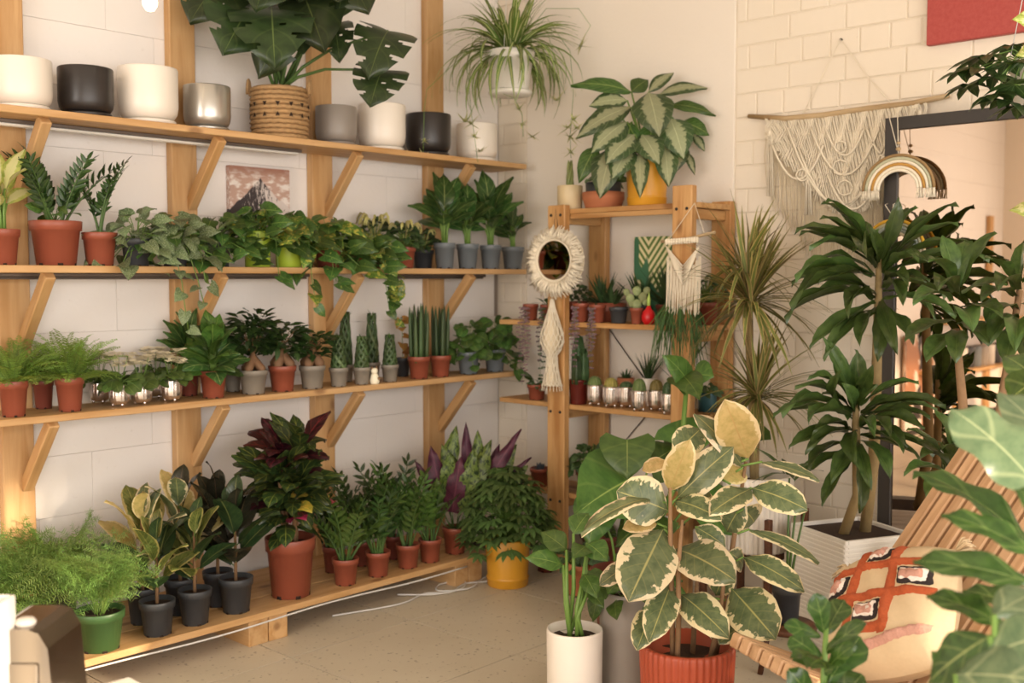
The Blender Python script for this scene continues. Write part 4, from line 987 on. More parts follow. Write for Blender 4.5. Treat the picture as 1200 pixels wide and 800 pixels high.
def palmate(e, zt, n, rx, rz, key, mat, ll, lw, nleaf=7, stems=4, zc=.4):
    st = MB()
    for i in range(n):
        a = i * 2.39996; q = math.sqrt((i + .5) / n); z = zt + rz * (zc + (1 - zc) * cos(q * 1.5)) - (.15 * rz * U(0, 1) if q > .7 else 0) - rz * .16 * (i % 3) * q
        d = Vector((cos(a), sin(a), 0)); b = d * rx * q * .62 + Vector((0, 0, z - .03)); wp = b + e.location
        if wp.y + .1 * d.y > WA - .04 or wp.x + .1 * d.x > WB - .05: b -= d * .12; 
        el = (1.2, .8, .35)[min(int(q * 3), 2)]; me = palmate_mesh((key, el), mat, .05, el, nleaf, ll, lw)
        put(e, me, b, math.atan2(d.y, d.x) - pi / 2, U(.8, 1.15), U(-.3, .3)); st.tube([(d.x * .01, d.y * .01, zt), (b.x * .5, b.y * .5, zt + (z - zt) * .7), b], .002, 4)
    part('stem', st, 'stem', e)
# yellow pot on the floor
P = hit(595, 692, 2, 0.0); d = depth_of(P); r = 54 * d / F / 2; P = Vector((P.x, P.y, 0)) + Vector((P.x, P.y, 0)).normalized() * r; h = 57 * d / F
e = potted('schefflera', 'bushy umbrella schefflera in a mustard yellow pot on the floor', P, r, h, 'collar', 'yellow_pot')
palmate(e, h * .92, 170, .20, .27, 'sch', 'l_sch', .058, .021, 8, zc=.32)

# ------------------------------------------------------------------ wall unit: top board
GU = 'plants on the wooden shelf unit'
P, r, h = onB(665, 30, 28, UZ[3]); P.y = min(P.y, UY1 - .045); e = potted('lucky_bamboo', 'twisted dark stem plant in small beige ribbed pot on unit top', P, r, h, 'straight', 'cream_cer', GU)
for k in range(5):
    a = k * 1.26; pts = [(cos(a + t * 3) * .011 * (1 - .3 * t), sin(a + t * 3) * .011 * (1 - .3 * t), h * .88 + .115 * t) for t in (0, .2, .4, .6, .8, 1)]
    part('stem', MB().tube(pts, [.006, .007, .007, .006, .005, .002], 6), 'l_dieff', e)
P, r, h = onB(707, 49, 19, UZ[3]); e = potted('bowl_plant', 'dark pot set in a shallow clay bowl beside the yellow pot', P, r, h, 'bowl', 'terra_clay', GU)
part('inner_pot', MB().lathe([(0, .02), (r * .8, .02), (r * .86, h * 1.6), (r * .78, h * 1.6), (r * .75, h * 1.4), (0, h * 1.35)], 28), 'nurs_dark', e); clump(e, h * 1.5, 14, .06, .05, .05, 'l_agl_d', .04, 'ovate', 1.7, 0)
P, r, h = onB(758, 50, 53, UZ[3]); e = potted('aglaonema', 'silver patterned aglaonema in a mustard pot on top of the unit', P, r, h, 'collar', 'yellow_pot', GU); DA = depth_of(P)
ag = [unit_leaf('ovate', m, .8, .12, .012, 0, 10, 6, None, k) for k, m in enumerate(('l_agl', 'l_agl', 'l_agl_d'))]
for i, (bx, by, tx_, ty_, w, dd, m) in enumerate(((560, 190, 272, 150, 75, .02, 2), (540, 230, 360, 250, 100, .0, 0), (560, 260, 295, 400, 105, -.06, 0), (540, 330, 370, 470, 120, -.10, 0), (575, 390, 440, 520, 130, -.14, 0), (560, 450, 470, 590, 120, -.13, 0), (470, 450, 410, 685, 125, -.12, 0),
        (400, 440, 310, 615, 80, -.05, 2), (640, 190, 690, 395, 165, -.14, 0), (560, 190, 640, 130, 80, .02, 2), (640, 190, 760, 95, 60, .02, 0), (690, 200, 918, 165, 62, .0, 0), (730, 250, 958, 295, 55, .0, 2), (740, 310, 805, 500, 140, -.12, 0), (790, 330, 928, 390, 80, -.03, 2),
        (610, 390, 690, 525, 120, -.16, 0), (600, 470, 600, 680, 75, -.17, 0), (715, 440, 735, 630, 95, -.14, 0), (790, 430, 770, 560, 85, -.08, 0), (815, 470, 858, 578, 35, -.06, 0), (850, 390, 905, 468, 40, .02, 0), (480, 250, 420, 300, 80, .05, 2), (500, 480, 505, 600, 80, -.06, 2), (660, 330, 640, 480, 90, -.05, 2), (560, 330, 530, 470, 90, -.02, 2), (700, 280, 720, 420, 90, -.02, 2))):
    A_, B_ = PD(600 + bx / 4, 60 + by / 4, DA + dd * .4), PD(600 + tx_ / 4, 60 + ty_ / 4, DA + dd)
    lay(e, ag[m], A_, B_, CAMV(A_) + Vector((0, 0, .7)), w * 1.2 / 4 * DA / F)
    part('petiole', MB().tube([(U(-.015, .015), U(-.015, .015), h * .86), ((A_ - P) * .45) + Vector((0, 0, h * .55)), A_ - P], .0035, 5), 'stem', e)
# hanging spider plant
PS = PD(598, 100, 4.42); r = .102; hs = .165
e = potted('spider_plant', 'striped spider plant in a white hanging pot near the corner', Vector((PS.x, PS.y, PS.z - .03)), r, hs, 'nursery', 'white_pl')
part('saucer', MB().lathe([(0, -.012), (r * .82, -.012), (r * .9, .0), (r * .86, .006), (r * .5, 0), (0, 0)], 32), 'white_pl', e)
for k in range(4):
    a = k * pi / 2 + .5; part('hanger_cord', MB().tube([(cos(a) * r, sin(a) * r, hs * .96), (cos(a) * .02, sin(a) * .02, hs + .45), (0, 0, hs + .6)], .0012, 4), 'white_cable', e)
part('hanger_cord', MB().tube([(0, 0, hs + .6), (0, 0, ZC - e.location.z - .001)], .0016, 4), 'white_cable', e)
for i in range(165):
    k = i % 6; el = (87, 78, 66, 52, 32, 8)[k]; L = (.30, .32, .36, .38, .36, .34)[k]
    me = arcleaf(('spid', k, i % 2), 'l_spider', 0, 0, R(el), L, .020, 'blade', (1.0, 1.4, 1.9, 2.3, 2.2, 1.8)[k] + (.3 if i % 2 else -.15), .4, nl=10, nw=2)
    az = heading(e.location, .2, i, .4); put(e, me, (-sin(az) * .03 * U(0, 1.5), cos(az) * .03 * U(0, 1.5), hs * .9), az, U(.7, 1.12), U(-.3, .3))
def runner(px_list, plants, D):
    pts = [Vector((0, 0, hs * .95))] + [PD(x, y, D) - e.location for x, y in px_list]; part('runner', MB().tube(pts, .0011, 4), 'stem', e)
    for x, y, s_ in plants:
        mb = MB(); c = PD(x, y, D) - e.location
        for q in range(8): a = q * 2.4; el = U(-.6, .9); mb.needle(c, (cos(a) * cos(el), sin(a) * cos(el), sin(el)), (0, 0, 1), .06 * s_ * U(.7, 1.1), .012)
        part('plantlet', mb, 'l_spider', e)
runner([(555, 40), (548, 80), (552, 130), (560, 190)], [(545, 143, 1), (562, 178, 1), (556, 160, .7)], 4.36)
runner([(575, 60), (562, 110), (548, 140)], [(552, 145, .9)], 4.34)
runner([(548, 60), (500, 105), (497, 130), (496, 182)], [(497, 165, .5), (496, 182, .6)], 4.3)
runner([(590, 110), (603, 115), (612, 135), (613, 160)], [(608, 128, .8), (612, 145, .7), (624, 160, .8)], 4.36)
runner([(640, 20), (668, 60), (672, 110), (668, 160), (669, 185)], [(668, 160, 1.2), (669, 178, .8), (672, 140, .8), (665, 150, 1.0), (676, 150, .9)], 4.38)
runner([(640, 10), (678, 10), (692, 30), (680, 52)], [(680, 54, 1.2)], 4.42)
runner([(640, 30), (655, 90), (662, 110)], [(652, 118, 1.3)], 4.36)

# ------------------------------------------------------------------ wall unit: lower boards
def strand(e, x0, P0, dz, n, mat='l_heart'):
    """thin trailing strand with paired leaflets, hanging from P0 (relative)"""
    pts = [Vector(P0) + Vector((0.004 * sin(i * 1.3), .006 * sin(i * 1.1 + x0), -dz * i / 8)) for i in range(9)]; mb = MB().tube(pts, .0008, 4, 1)
    for i in range(n):
        f = (i + .5) / n * 8; k = min(int(f), 7); p = pts[k].lerp(pts[k + 1], f - k)
        for sg in (-1, 1): mb.leaflet(p, Vector((RV.x * sg, RV.y * sg, U(-.5, .2))), CAMV(p + e.location) + Vector((0, 0, .3)), .010, .009)
    part('strand', mb, [mat, 'stem_dark'], e)
def uB(name, lb, px, w, hp, k, mat='terra', style='nursery', row='f', X=None):
    P, r, h = onB(px, w, hp, UZ[k], row, X); return potted(name, lb, P, r, h, style, mat, GU), P, r, h
e, P, r, h = uB('string_of_hearts', 'string of hearts in terracotta pot at the corner end of unit', 622, 19, 19, 2)
for k in range(5): strand(e, k, (-r * .9 - .012, .012 * (k - 2), h * .9), h * .9 + (.16, .22, .12, .27, .18)[k], 12)
e, P, r, h = uB('string_of_hearts', 'string of hearts in terracotta pot behind the lace hanger', 641, 17, 19, 2)
for k in range(4): strand(e, k, (-r * .9 - .012, .010 * (k - 2), h * .9), h * .9 + (.2, .12, .3, .17)[k], 12, 'l_heart' if k % 2 else 'l_succ')
rosette(e, h * .85, 'shoh', 'l_succ', 5, .02, .05, .02, 'ovate', (70, 50))
for px, w, hp, lb, mat, kind in ((681, 21, 22, 'string of hearts in terracotta pot between oval mirror post and aloe', 'terra', 'h'), (700, 20, 21, 'small string of hearts in terracotta in front of the aloe bowl', 'terra', 'h'), (725, 23, 19, 'small empty looking charcoal pot on the unit shelf', 'nurs_dark', 'n'), (746, 16, 19, 'pale opuntia cactus in terracotta beside red wax bulb', 'terra', 'o')):
    e, P, r, h = uB('succulent_pot', lb, px, w, hp, 2, mat)
    if kind == 'h':
        for k in range(4): strand(e, k, (-r - .010, .008 * (k - 2), h * .9), h * .9 + (.1, .19, .06, .14)[k], 10)
        spikes(e, h * .84, 9, .03, .014, 'l_succ', (60, 40, 20))
    elif kind == 'n': spikes(e, h * .84, 7, .025, .01, 'l_haw', (60, 40, 20))
    else:
        for i, (x, z, s_) in enumerate(((0, 0, 1), (-.022, .026, .9), (.02, .03, .95), (-.035, .055, .7), (.0, .055, .9), (.034, .06, .75), (-.018, .012, .7), (.03, .018, .7))):
            c = Vector((RV.x * x, RV.y * x, h * .84 + z * 1.0)); part('pad', MB().lathe([(0, 0), (.012, .006), (.019, .02), (.017, .033), (.008, .042), (0, .044)], 14, T=Matrix.Translation(c) @ Matrix.Rotation(YAW - pi / 2, 4, 'Z') @ Matrix.Rotation(x * 8, 4, 'Y') @ Matrix.Scale(s_, 4), ell=(1, .4)), 'l_opun', e)
P, r, h = onB(760, 17, 19, UZ[2]); e = thing('waxed_bulb', 'red wax coated amaryllis bulb with pale green shoot', 'bulb', P)
part('bulb', MB().lathe([(0, 0), (r * .6, 0), (r * .95, h * .25), (r, h * .5), (r * .8, h * .8), (r * .4, h * .97), (r * .25, h * 1.15), (0, h * 1.2)], 24), 'red_wax', e)
part('shoot', MB().tube([(0, 0, h * 1.1), (.001, 0, h * 1.5), (.003, 0, h * 2.0)], [.006, .007, .001], 8), 'bulbskin', e)
e, P, r, h = uB('succulent_bowl', 'dark bushy succulent in terracotta at the back behind string of hearts', 676, 26, 22, 2, 'terra_dark', row='b'); clump(e, h * .8, 60, .065, .06, .085, 'l_succ', .02, 'round', 1.1, 0, petiole=False)
e, P, r, h = uB('aloe', 'spiky aloe in a wide terracotta bowl at the back of unit', 712, 44, 22, 2, 'terra', 'bowl', 'b'); spikes(e, h * .8, 46, .15, .018, 'l_haw', (85, 70, 55, 40, 25), .25, c=(0, .02)); spikes(e, h * .8, 30, .10, .018, 'l_haw', (75, 60, 45), .25, c=(-.03, -.05))
e, P, r, h = uB('haworthia', 'upright spiky haworthia in dark pot behind opuntia cactus', 752, 22, 20, 2, 'nurs_dark', 'nursery', 'b'); spikes(e, h * .8, 30, .16, .016, 'l_haw', (86, 76, 66, 50), .2)
e, P, r, h = uB('succulent_bush', 'bushy spear succulent behind the small macrame on unit', 783, 30, 22, 2, 'terra_dark', 'nursery', 'b'); spikes(e, h * .8, 64, .19, .016, 'l_haw', (86, 76, 66, 50, 35), .3)
e, P, r, h = uB('succulent_bush', 'leafy succulent in terracotta pot at the outer end of unit shelf', 828, 30, 26, 2, 'terra', 'nursery', 'b'); clump(e, h * .8, 60, .08, .07, .12, 'l_succ', .022, 'ovate', 1.6, 0)
# rhipsalis hanging over the board
e, P, r, h = uB('rhipsalis', 'hanging rhipsalis with thin green stems spilling off unit shelf', 797, 26, 20, 2, 'nurs_dark', 'nursery', 'f')
for g in range(40):
    mb = MB()
    for k in range(6):
        a = U(0, 2 * pi); d = Vector((cos(a), sin(a), 0)) * U(.02, .10) + Vector((-.05, -.03, 0)); d.y = min(d.y, .055); dz = U(.0, .17); pts = [(0, 0, h * .8), d * .5 + Vector((0, 0, h + .03)), d * .95 + Vector((0, 0, h * .6)), d * 1.1 + Vector((U(-.02, .02), U(-.03, .03), h * .3 - dz))]
        mb.tube(pts, [.0022, .002, .0018, .0012], 4)
    part('stem_tuft', mb, 'l_rhip', e)
e, P, r, h = uB('succulent_pot', 'small flat succulent in terracotta at corner end of lower unit shelf', 629, 23, 18, 1); clump(e, h * .85, 14, .03, .03, .03, 'l_succ', .02, 'ovate', 1.7, 0, petiole=False)
e, P, r, h = uB('euphorbia', 'column euphorbia in a glossy oxblood ribbed pot', 678, 23, 29, 1, 'oxblood', 'ribbed')
for k, (x, y, hh, rr) in enumerate(((0, 0, .20, .024), (.022, .01, .14, .019), (-.022, -.008, .12, .018), (.004, -.024, .15, .018))):
    part('column', MB().lathe([(0, 0), (rr, 0), (rr * 1.1, hh * .3), (rr * 1.0, hh * .7), (rr * .6, hh * .95), (0, hh)], 20, 0, 5, .35, T=Matrix.Translation((x, y, h * .82))), 'l_haw', e)
    spikes(e, h * .82 + hh * .7, 9, hh * .35, .012, 'l_haw', (80, 65, 50, 35), .2, c=(x, y))
for px, lb, mt, hh, X in ((697, 'round green cactus in silver pot beside the oxblood pot', 'l_cact', .05, None), (716, 'yellow green round cactus in a silver pot', 'l_cact_y', .05, None), (734, 'dark low cactus in silver pot at the back of the silver row', 'l_haw', .035, 3.40), (749, 'dark green egg shaped cactus in a silver pot', 'l_cact', .06, 3.345), (769, 'olive cactus in silver pot at the back near the unit front post', 'l_cact_y', .055, 3.40), (784, 'tall dark cactus in silver pot closest to the unit front post', 'l_haw', .06, 3.345)):
    e, P, r, h = uB('cactus', lb, px, 19, 25, 1, 'mercury', 'mercury', 'f', X); cactus_ball(e, h * .86, r * .8, hh, mt)
e, P, r, h = uB('haworthia', 'grassy succulent in a white pot behind the silver cactus pots', 759, 17, 32, 1, 'white_pot', 'straight', 'b'); spikes(e, h * .85, 34, .13, .010, 'l_haw', (86, 78, 70, 60), .25)
e, P, r, h = uB('succulent_pot', 'small bushy succulent in a clay pot behind silver cactus pots', 733, 20, 30, 1, 'terra_clay', 'straight', 'b'); spikes(e, h * .85, 20, .06, .012, 'l_haw', (80, 60, 40), .2)
e, P, r, h = uB('succulent_pot', 'spiky succulent in white pot beside the unit front post', 793, 24, 34, 1, 'white_pot', 'straight', 'b'); spikes(e, h * .85, 30, .12, .012, 'l_haw', (84, 70, 55), .25)
e, P, r, h = uB('teal_pot_plant', 'small plant in a teal pot at outer end of lower unit shelf', 829, 22, 22, 1, 'blue_pot', 'straight', 'b'); clump(e, h * .8, 16, .04, .04, .05, 'l_succ', .025, 'ovate', 1.5, 0)
e, P, r, h = uB('echeveria', 'blue grey echeveria in terracotta on the lowest unit shelf', 633, 25, 21, 0, 'terra'); spikes(e, h * .84, 34, .035, .016, 'l_blue', (80, 62, 45, 28, 12), -.3, 'strap', .3)
e, P, r, h = uB('succulent_pot', 'leafy green succulent on lowest unit shelf beside the echeveria', 655, 20, 20, 0, 'nurs_dark'); clump(e, h * .8, 30, .04, .04, .07, 'l_succ', .026, 'round', 1.2, 0)
e, P, r, h = uB('jade_plant', 'bushy dark jade plant in dark pot on the lowest unit shelf', 694, 40, 28, 0, 'terra_dark'); clump(e, h * .8, 110, .10, .09, .12, ['l_succ', 'l_ficus'], .03, 'ovate', 1.4, 0)

# ------------------------------------------------------------------ pictures
def t_mountain():
    t = NT('mountain painting'); c = t.coord('Generated'); s = t.n('ShaderNodeSeparateXYZ'); t.l(c, s.inputs[0]); u, v = s.outputs[0], s.outputs[2]
    nz = t.noise(t.coord('Generated', (1, 1, 1)), 6, 5, .65); cl = t.noise(t.coord('Generated', (2, 1, 4)), 3, 4)
    sky = t.mix(t.ramp(cl, .45, .62), lin('c2a090'), lin('ece2da')); sky = t.mix(t.ramp(v, .75, 1.05), sky, lin('9c6a56'))
    pk = t.math('SUBTRACT', .84, t.math('MULTIPLY', t.math('ABSOLUTE', t.math('SUBTRACT', u, .5)), 1.15))
    pk2 = t.math('SUBTRACT', .50, t.math('MULTIPLY', t.math('ABSOLUTE', t.math('SUBTRACT', u, .85)), .9)); pk3 = t.math('SUBTRACT', .46, t.math('MULTIPLY', t.math('ABSOLUTE', t.math('SUBTRACT', u, .15)), 1.0))
    rg = t.math('ADD', t.math('MAXIMUM', t.math('MAXIMUM', pk, pk2), pk3), t.math('MULTIPLY', t.math('SUBTRACT', nz, .5), .10))
    sn = t.noise(t.coord('Generated', (3, 1, 1)), 5, 4, .7, .5); lit = t.ramp(t.math('ADD', sn, t.math('MULTIPLY', t.math('SUBTRACT', u, .5), .5)), .45, .58)
    rock = t.mix(lit, lin('3b3233'), lin('d9cdc6')); col = t.mix(t.ramp(t.math('SUBTRACT', rg, v), 0, .02), sky, rock)
    return t.fin(t.bsdf(col, .6, 0, nz, .1))
def t_red():
    t = NT('red abstract canvas'); c = t.coord('Object'); a = t.noise(c, 70, 4, .7); b = t.noise(c, 4, 2)
    return t.fin(t.bsdf(t.mix(a, t.mix(b, lin('8c1f22'), lin('a52f2c')), lin('b85a50')), .6, 0, a, .4))
def t_leafprint():
    t = NT('leaf print'); c = t.coord('Generated'); s = t.n('ShaderNodeSeparateXYZ'); t.l(c, s.inputs[0]); u, v = s.outputs[1], s.outputs[2]
    w = t.math('SINE', t.math('MULTIPLY', t.math('ADD', v, t.math('MULTIPLY', t.math('ABSOLUTE', t.math('SUBTRACT', u, .6)), -.7)), 60.0))
    col = t.mix(t.ramp(w, -.1, .2), lin('e6dcae'), lin('5d7a3a')); bl = t.noise(c, 2.4, 1); col = t.mix(t.ramp(bl, .52, .56), col, lin('3f7050'))
    return t.fin(t.bsdf(col, .5))
def t_patch():
    t = NT('patchwork portrait print'); c = t.coord('Generated'); a = t.noise(c, 2.6, 2, .5, 1.2); b = t.noise(t.coord('Generated', (1, 1, 1), (4, 2, 7)), 3.2, 1, .5, .8)
    col = t.mix(t.ramp(a, .46, .5), lin('b07a58'), lin('eadfd2')); col = t.mix(t.ramp(b, .58, .61), col, lin('2f2522')); return t.fin(t.bsdf(col, .5))
M['mountain'], M['red_canvas'], M['leafprint'], M['patchprint'] = t_mountain(), t_red(), t_leafprint(), t_patch()
a, b = hit(269, 203, 1, WA - .03), hit(340, 260, 1, WA - .03)
e = thing('mountain_painting', 'small canvas painting of a snowy mountain peak on the left wall', 'painting', (a.x, WA - .026, b.z - .03))
w_, h_ = b.x - a.x, a.z - b.z + .06
part('canvas', MB().box(0, w_, -.004, .0195, 0, h_, .001), 'mountain', e, False)
part('stretcher', MB().box(.004, w_ - .004, .0197, .0205, .004, h_ - .004), 'pine_x', e, False)
a = hit(1087, 54, 0, WB - .02)
e = thing('red_painting', 'large red abstract canvas on the right wall above the black mirror', 'painting', (WB - .004, a.y, a.z)); part('canvas', MB().box(-.028, -.002, -.75, 0, 0, .62, .002), 'red_canvas', e, False); part('stretcher', MB().box(-.0018, .0, -.74, -.01, .01, .61), 'pine_y', e, False)
a, b = hit(745, 278, 0, 3.57), hit(788, 335, 0, 3.57)
e = thing('leaf_print_card', 'leaf print card leaning at the back of the unit shelf', 'picture', (3.562, (a.y + b.y) / 2, UZ[2] + .001)); w_ = (a.y - b.y) / 2
part('card', MB().box(-.003, .003, -w_, w_, 0, a.z - UZ[2], .0005), 'leafprint', e, False); part('backing', MB().box(.0032, .005, -w_ + .003, w_ - .003, 0, a.z - UZ[2] - .003), 'oak_y', e, False)

# ------------------------------------------------------------------ macrame on the brick wall
MY0, MZ0 = hit(877, 138, 0, 3.59), hit(1110, 112, 0, 3.59)
base = Vector((3.59, (MY0.y + MZ0.y) / 2, MY0.z))
e = thing('macrame_wall_hanging', 'large cream macrame with deep fringe on a driftwood rod', 'wall hanging', base)
def W_(px, py, X=3.588): return hit(px, py, 0, X) - base
rod = [W_(877, 136), W_(920, 139), (W_(965, 135)), W_(1020, 127), W_(1070, 121), W_(1112, 112)]
part('rod', MB().tube(rod, [.008, .011, .011, .011, .010, .009], 8), 'drift', e)
nail = W_(985, 46, 3.608)
part('hanger_cord', MB().tube([W_(940, 136, 3.60), W_(962, 92, 3.606), nail, W_(1015, 88, 3.606), W_(1045, 122, 3.60)], .0016, 5), 'cotton_w', e)
part('nail', MB().lathe([(0, 0), (.004, 0), (.004, .012), (0, .014)], 8, T=Matrix.Translation(nail) @ Matrix.Rotation(pi / 2, 4, 'Y')), 'wire', e)
def rod_y(px): 
    xs = [877, 920, 965, 1020, 1070, 1112]; ys = [136, 139, 135, 127, 121, 112]
    return float(np.interp(px, xs, ys))
def prof(px):  # lower end of the fringe
    return float(np.interp(px, [895, 905, 925, 945, 960, 975, 1000, 1040, 1060, 1085], [205, 240, 262, 290, 320, 330, 325, 310, 262, 240]))
def net_y(px): return float(np.interp(px, [895, 905, 930, 960, 985, 1015, 1045, 1070, 1085], [150, 165, 195, 228, 246, 240, 215, 180, 160]))
for g in range(24):                                   # fringe bundles
    mb = MB(); x0 = 897 + g * 7.6
    for k in range(5):
        x = x0 + k * 1.5; y0 = net_y(x) - 4; y1 = prof(x) + U(-5, 5); pts = [W_(x + U(-.6, .6) * q, y0 + (y1 - y0) * q / 4, 3.592 + .004 * (k % 2)) for q in range(5)]
        mb.tube(pts, .0017, 4)
    part('fringe', mb, 'cotton', e)
for g in range(36):                                   # knotted net: diagonal cords crossing
    x0 = 900 + g * 5.1; mb = MB()
    for sg in (-1, 1):
        for o in (0, 2.6):
            pts = []; n = 9
            for q in range(n):
                yb = rod_y(x0) + (net_y(x0) + 6 - rod_y(x0)) * q / (n - 1); x = min(max(x0 + o + sg * 6.5 * abs(((q * .5 + g * .5) % 2) - 1), 897), 1086)
                pts.append(W_(x, yb, 3.584 + .004 * (q % 2) * sg))
            mb.tube(pts, .0024, 5)
    part('knot_cord', mb, 'cotton_w', e)
for cx_, sag, wid, y0 in ((990, 55, 40, 150), (985, 92, 62, 150), (990, 30, 22, 152), (985, 70, 50, 172), (1000, 40, 30, 205), (935, 40, 30, 170), (1045, 38, 30, 150)):
    pts = [W_(cx_ + wid * t, y0 + sag * (1 - t * t), 3.574) for t in [-1 + .2 * q for q in range(11)]]
    part('swag_cord', MB().tube(pts, .0042, 6), 'cotton_w', e)
for cx_, cy_, s_ in ((985, 196, 9), (990, 220, 9), (985, 172, 7), (940, 205, 7)):
    pts = [W_(cx_ + s_ * cos(q * pi / 4), cy_ + s_ * sin(q * pi / 4), 3.572) for q in range(9)]; part('ring_knot', MB().tube(pts, .0035, 6), 'cotton_w', e)
for x, y0, y1 in ((947, 205, 252), (902, 150, 230), (1033, 190, 240), (1078, 128, 140)):
    mb = MB()
    for k in range(9): a = k * .7; mb.tube([W_(x + 3 * cos(a) * .4, y0, 3.578), W_(x + 3 * cos(a), y0 + 10, 3.58 + .006 * sin(a)), W_(x + 4 * cos(a), y1, 3.58 + .007 * sin(a))], .002, 4)
    mb.lathe([(.004, -.006), (.0075, 0), (.0075, .012), (.004, .018)], 10, T=Matrix.Translation(W_(x, y0 + 8, 3.58))); part('tassel', mb, 'cotton_w', e)

# small macrame and its stick on the unit
a = hit(815, 278, 0, UX0 - .02); b = hit(838, 270, 0, UX0 - .02); base = Vector((UX0 - .014, hit(795, 280, 0, UX0 - .014).y, hit(795, 280, 0, UX0 - .014).z))
e = thing('small_macrame', 'small white macrame with diamond knots hanging on the unit post', 'wall hanging', base)
def w2(px, py, X=UX0 - .012): return hit(px, py, 0, X) - base
part('rod', MB().tube([w2(775, 283), w2(800, 281), w2(838, 272)], .006, 7), 'drift', e)
part('hanger_cord', MB().tube([w2(783, 282), w2(814, 238), w2(826, 276)], .0016, 5), 'cotton_w', e)
for k in range(13):
    x = 781 + k * 3; part('loop_knot', MB().lathe([(.003, -.012), (.006, -.006), (.0065, .004), (.003, .010)], 8, T=Matrix.Translation(w2(x, 283 - k * .2, UX0 - .018))), 'cotton_w', e)
mb = MB()
for k in range(7):
    for sg in (-1, 1): mb.tube([w2(800 + sg * (20 - k * 1.2), 288 + k * 3.0, UX0 - .016), w2(800 + sg * (10 - k * .6), 300 + k * 3.4, UX0 - .018), w2(800, 312 + k * 3.6, UX0 - .018)], .0026, 5)
part('diamond_knot', mb, 'cotton_w', e)
for g in range(11):
    mb = MB(); x = 782 + g * 3.7; y1 = 372 - abs(g - 5) * 1.0 if g in (0, 1, 2, 9, 10) else 366
    for k in range(3): mb.tube([w2(x + k * 1.1, 300 + (5 - abs(g - 5)) * 5), w2(x + k * 1.1 - .6, 335), w2(x + k * 1.4 - 2 + U(-1, 1), y1 + U(-4, 4))], .0019, 4)
    part('fringe', mb, 'cotton_w', e)

# oval wreath mirror and lace plant hanger on the unit post
c = hit(650, 305, 0, UX0 - .035); e = thing('wreath_mirror', 'small round mirror in a fluffy white cotton fringe wreath', 'mirror', c)
sc_ = depth_of(c) / F; Tm = Matrix.Rotation(-pi / 2, 4, 'Y')
def ringp(px_r, a, dx=0): return Vector((dx, -cos(a) * px_r * sc_ * 1.05, sin(a) * px_r * sc_ * .97))
gm = [ringp(24, 2 * pi * k / 36, -.004) for k in range(36)]; part('glass', MB().add(gm + [Vector((-.004, 0, 0))], [(36, k, (k + 1) % 36) for k in range(36)]), 'mirror', e, False)
part('ring', MB().tube([ringp(25, 2 * pi * k / 36, -.006) for k in range(37)], .005, 6, cap=False), 'cotton_w', e)
part('backing', MB().add([ringp(38, 2 * pi * k / 36, .014) for k in range(36)] + [ringp(38, 2 * pi * k / 36, .02) for k in range(36)], [tuple(range(36)), tuple(range(71, 35, -1))] + [(k, (k + 1) % 36, 36 + (k + 1) % 36, 36 + k) for k in range(36)]), 'cotton', e, False)
for g in range(30):
    mb = MB(); 
    for k in range(16):
        a = 2 * pi * (g + k / 16) / 30; rr = U(33, 43) + 5 * (sin(a) < -.6); dx = U(-.014, .01)
        mb.tube([ringp(25, a, -.004), ringp((25 + rr) / 2, a + U(-.04, .04), dx - .012), ringp(rr, a + U(-.08, .08), dx)], [.0028, .003, .0016], 4)
    part('fringe_tuft', mb, 'cotton_w', e)
part('hanger_loop', MB().tube([ringp(40, 1.6, 0), ringp(62, 1.57, .006), ringp(41, 1.5, .006)], .0015, 4), 'wire', e)
c = hit(647, 350, 0, UX0 - .03); e = thing('lace_hanger', 'white lace macrame pouch with tail hanging below the wreath mirror', 'wall hanging', c); s_ = depth_of(c) / F
prof_ = [(2, 0), (4, 10), (9, 24), (15, 40), (16, 50), (12, 60), (7, 66), (8, 80), (12, 98), (14, 102)]
net = MB()
for k in range(14):
    for sg in (-1, 1):
        pts = []
        for i, (rr, y) in enumerate(prof_): a = 2 * pi * k / 14 + sg * .38 * i; pts.append((cos(a) * rr * s_ * .7, sin(a) * rr * s_, -y * s_))
        net.tube(pts, .0021, 4)
part('net', net, 'cotton_w', e); part('lining', MB().lathe([(max(rr - 1.2, .6) * s_ * .75, -y * s_) for rr, y in prof_], 16), 'cotton', e)
part('hanger_cord', MB().tube([(0, 0, 0), (.004, 0, .03)], .002, 4), 'cotton_w', e)
fr = MB()
for k in range(18): a = k * .35; fr.tube([(cos(a) * .03, sin(a) * .042, -100 * s_), (cos(a) * .034, sin(a) * .047, -108 * s_)], .0018, 4)
part('fringe', fr, 'cotton_w', e)

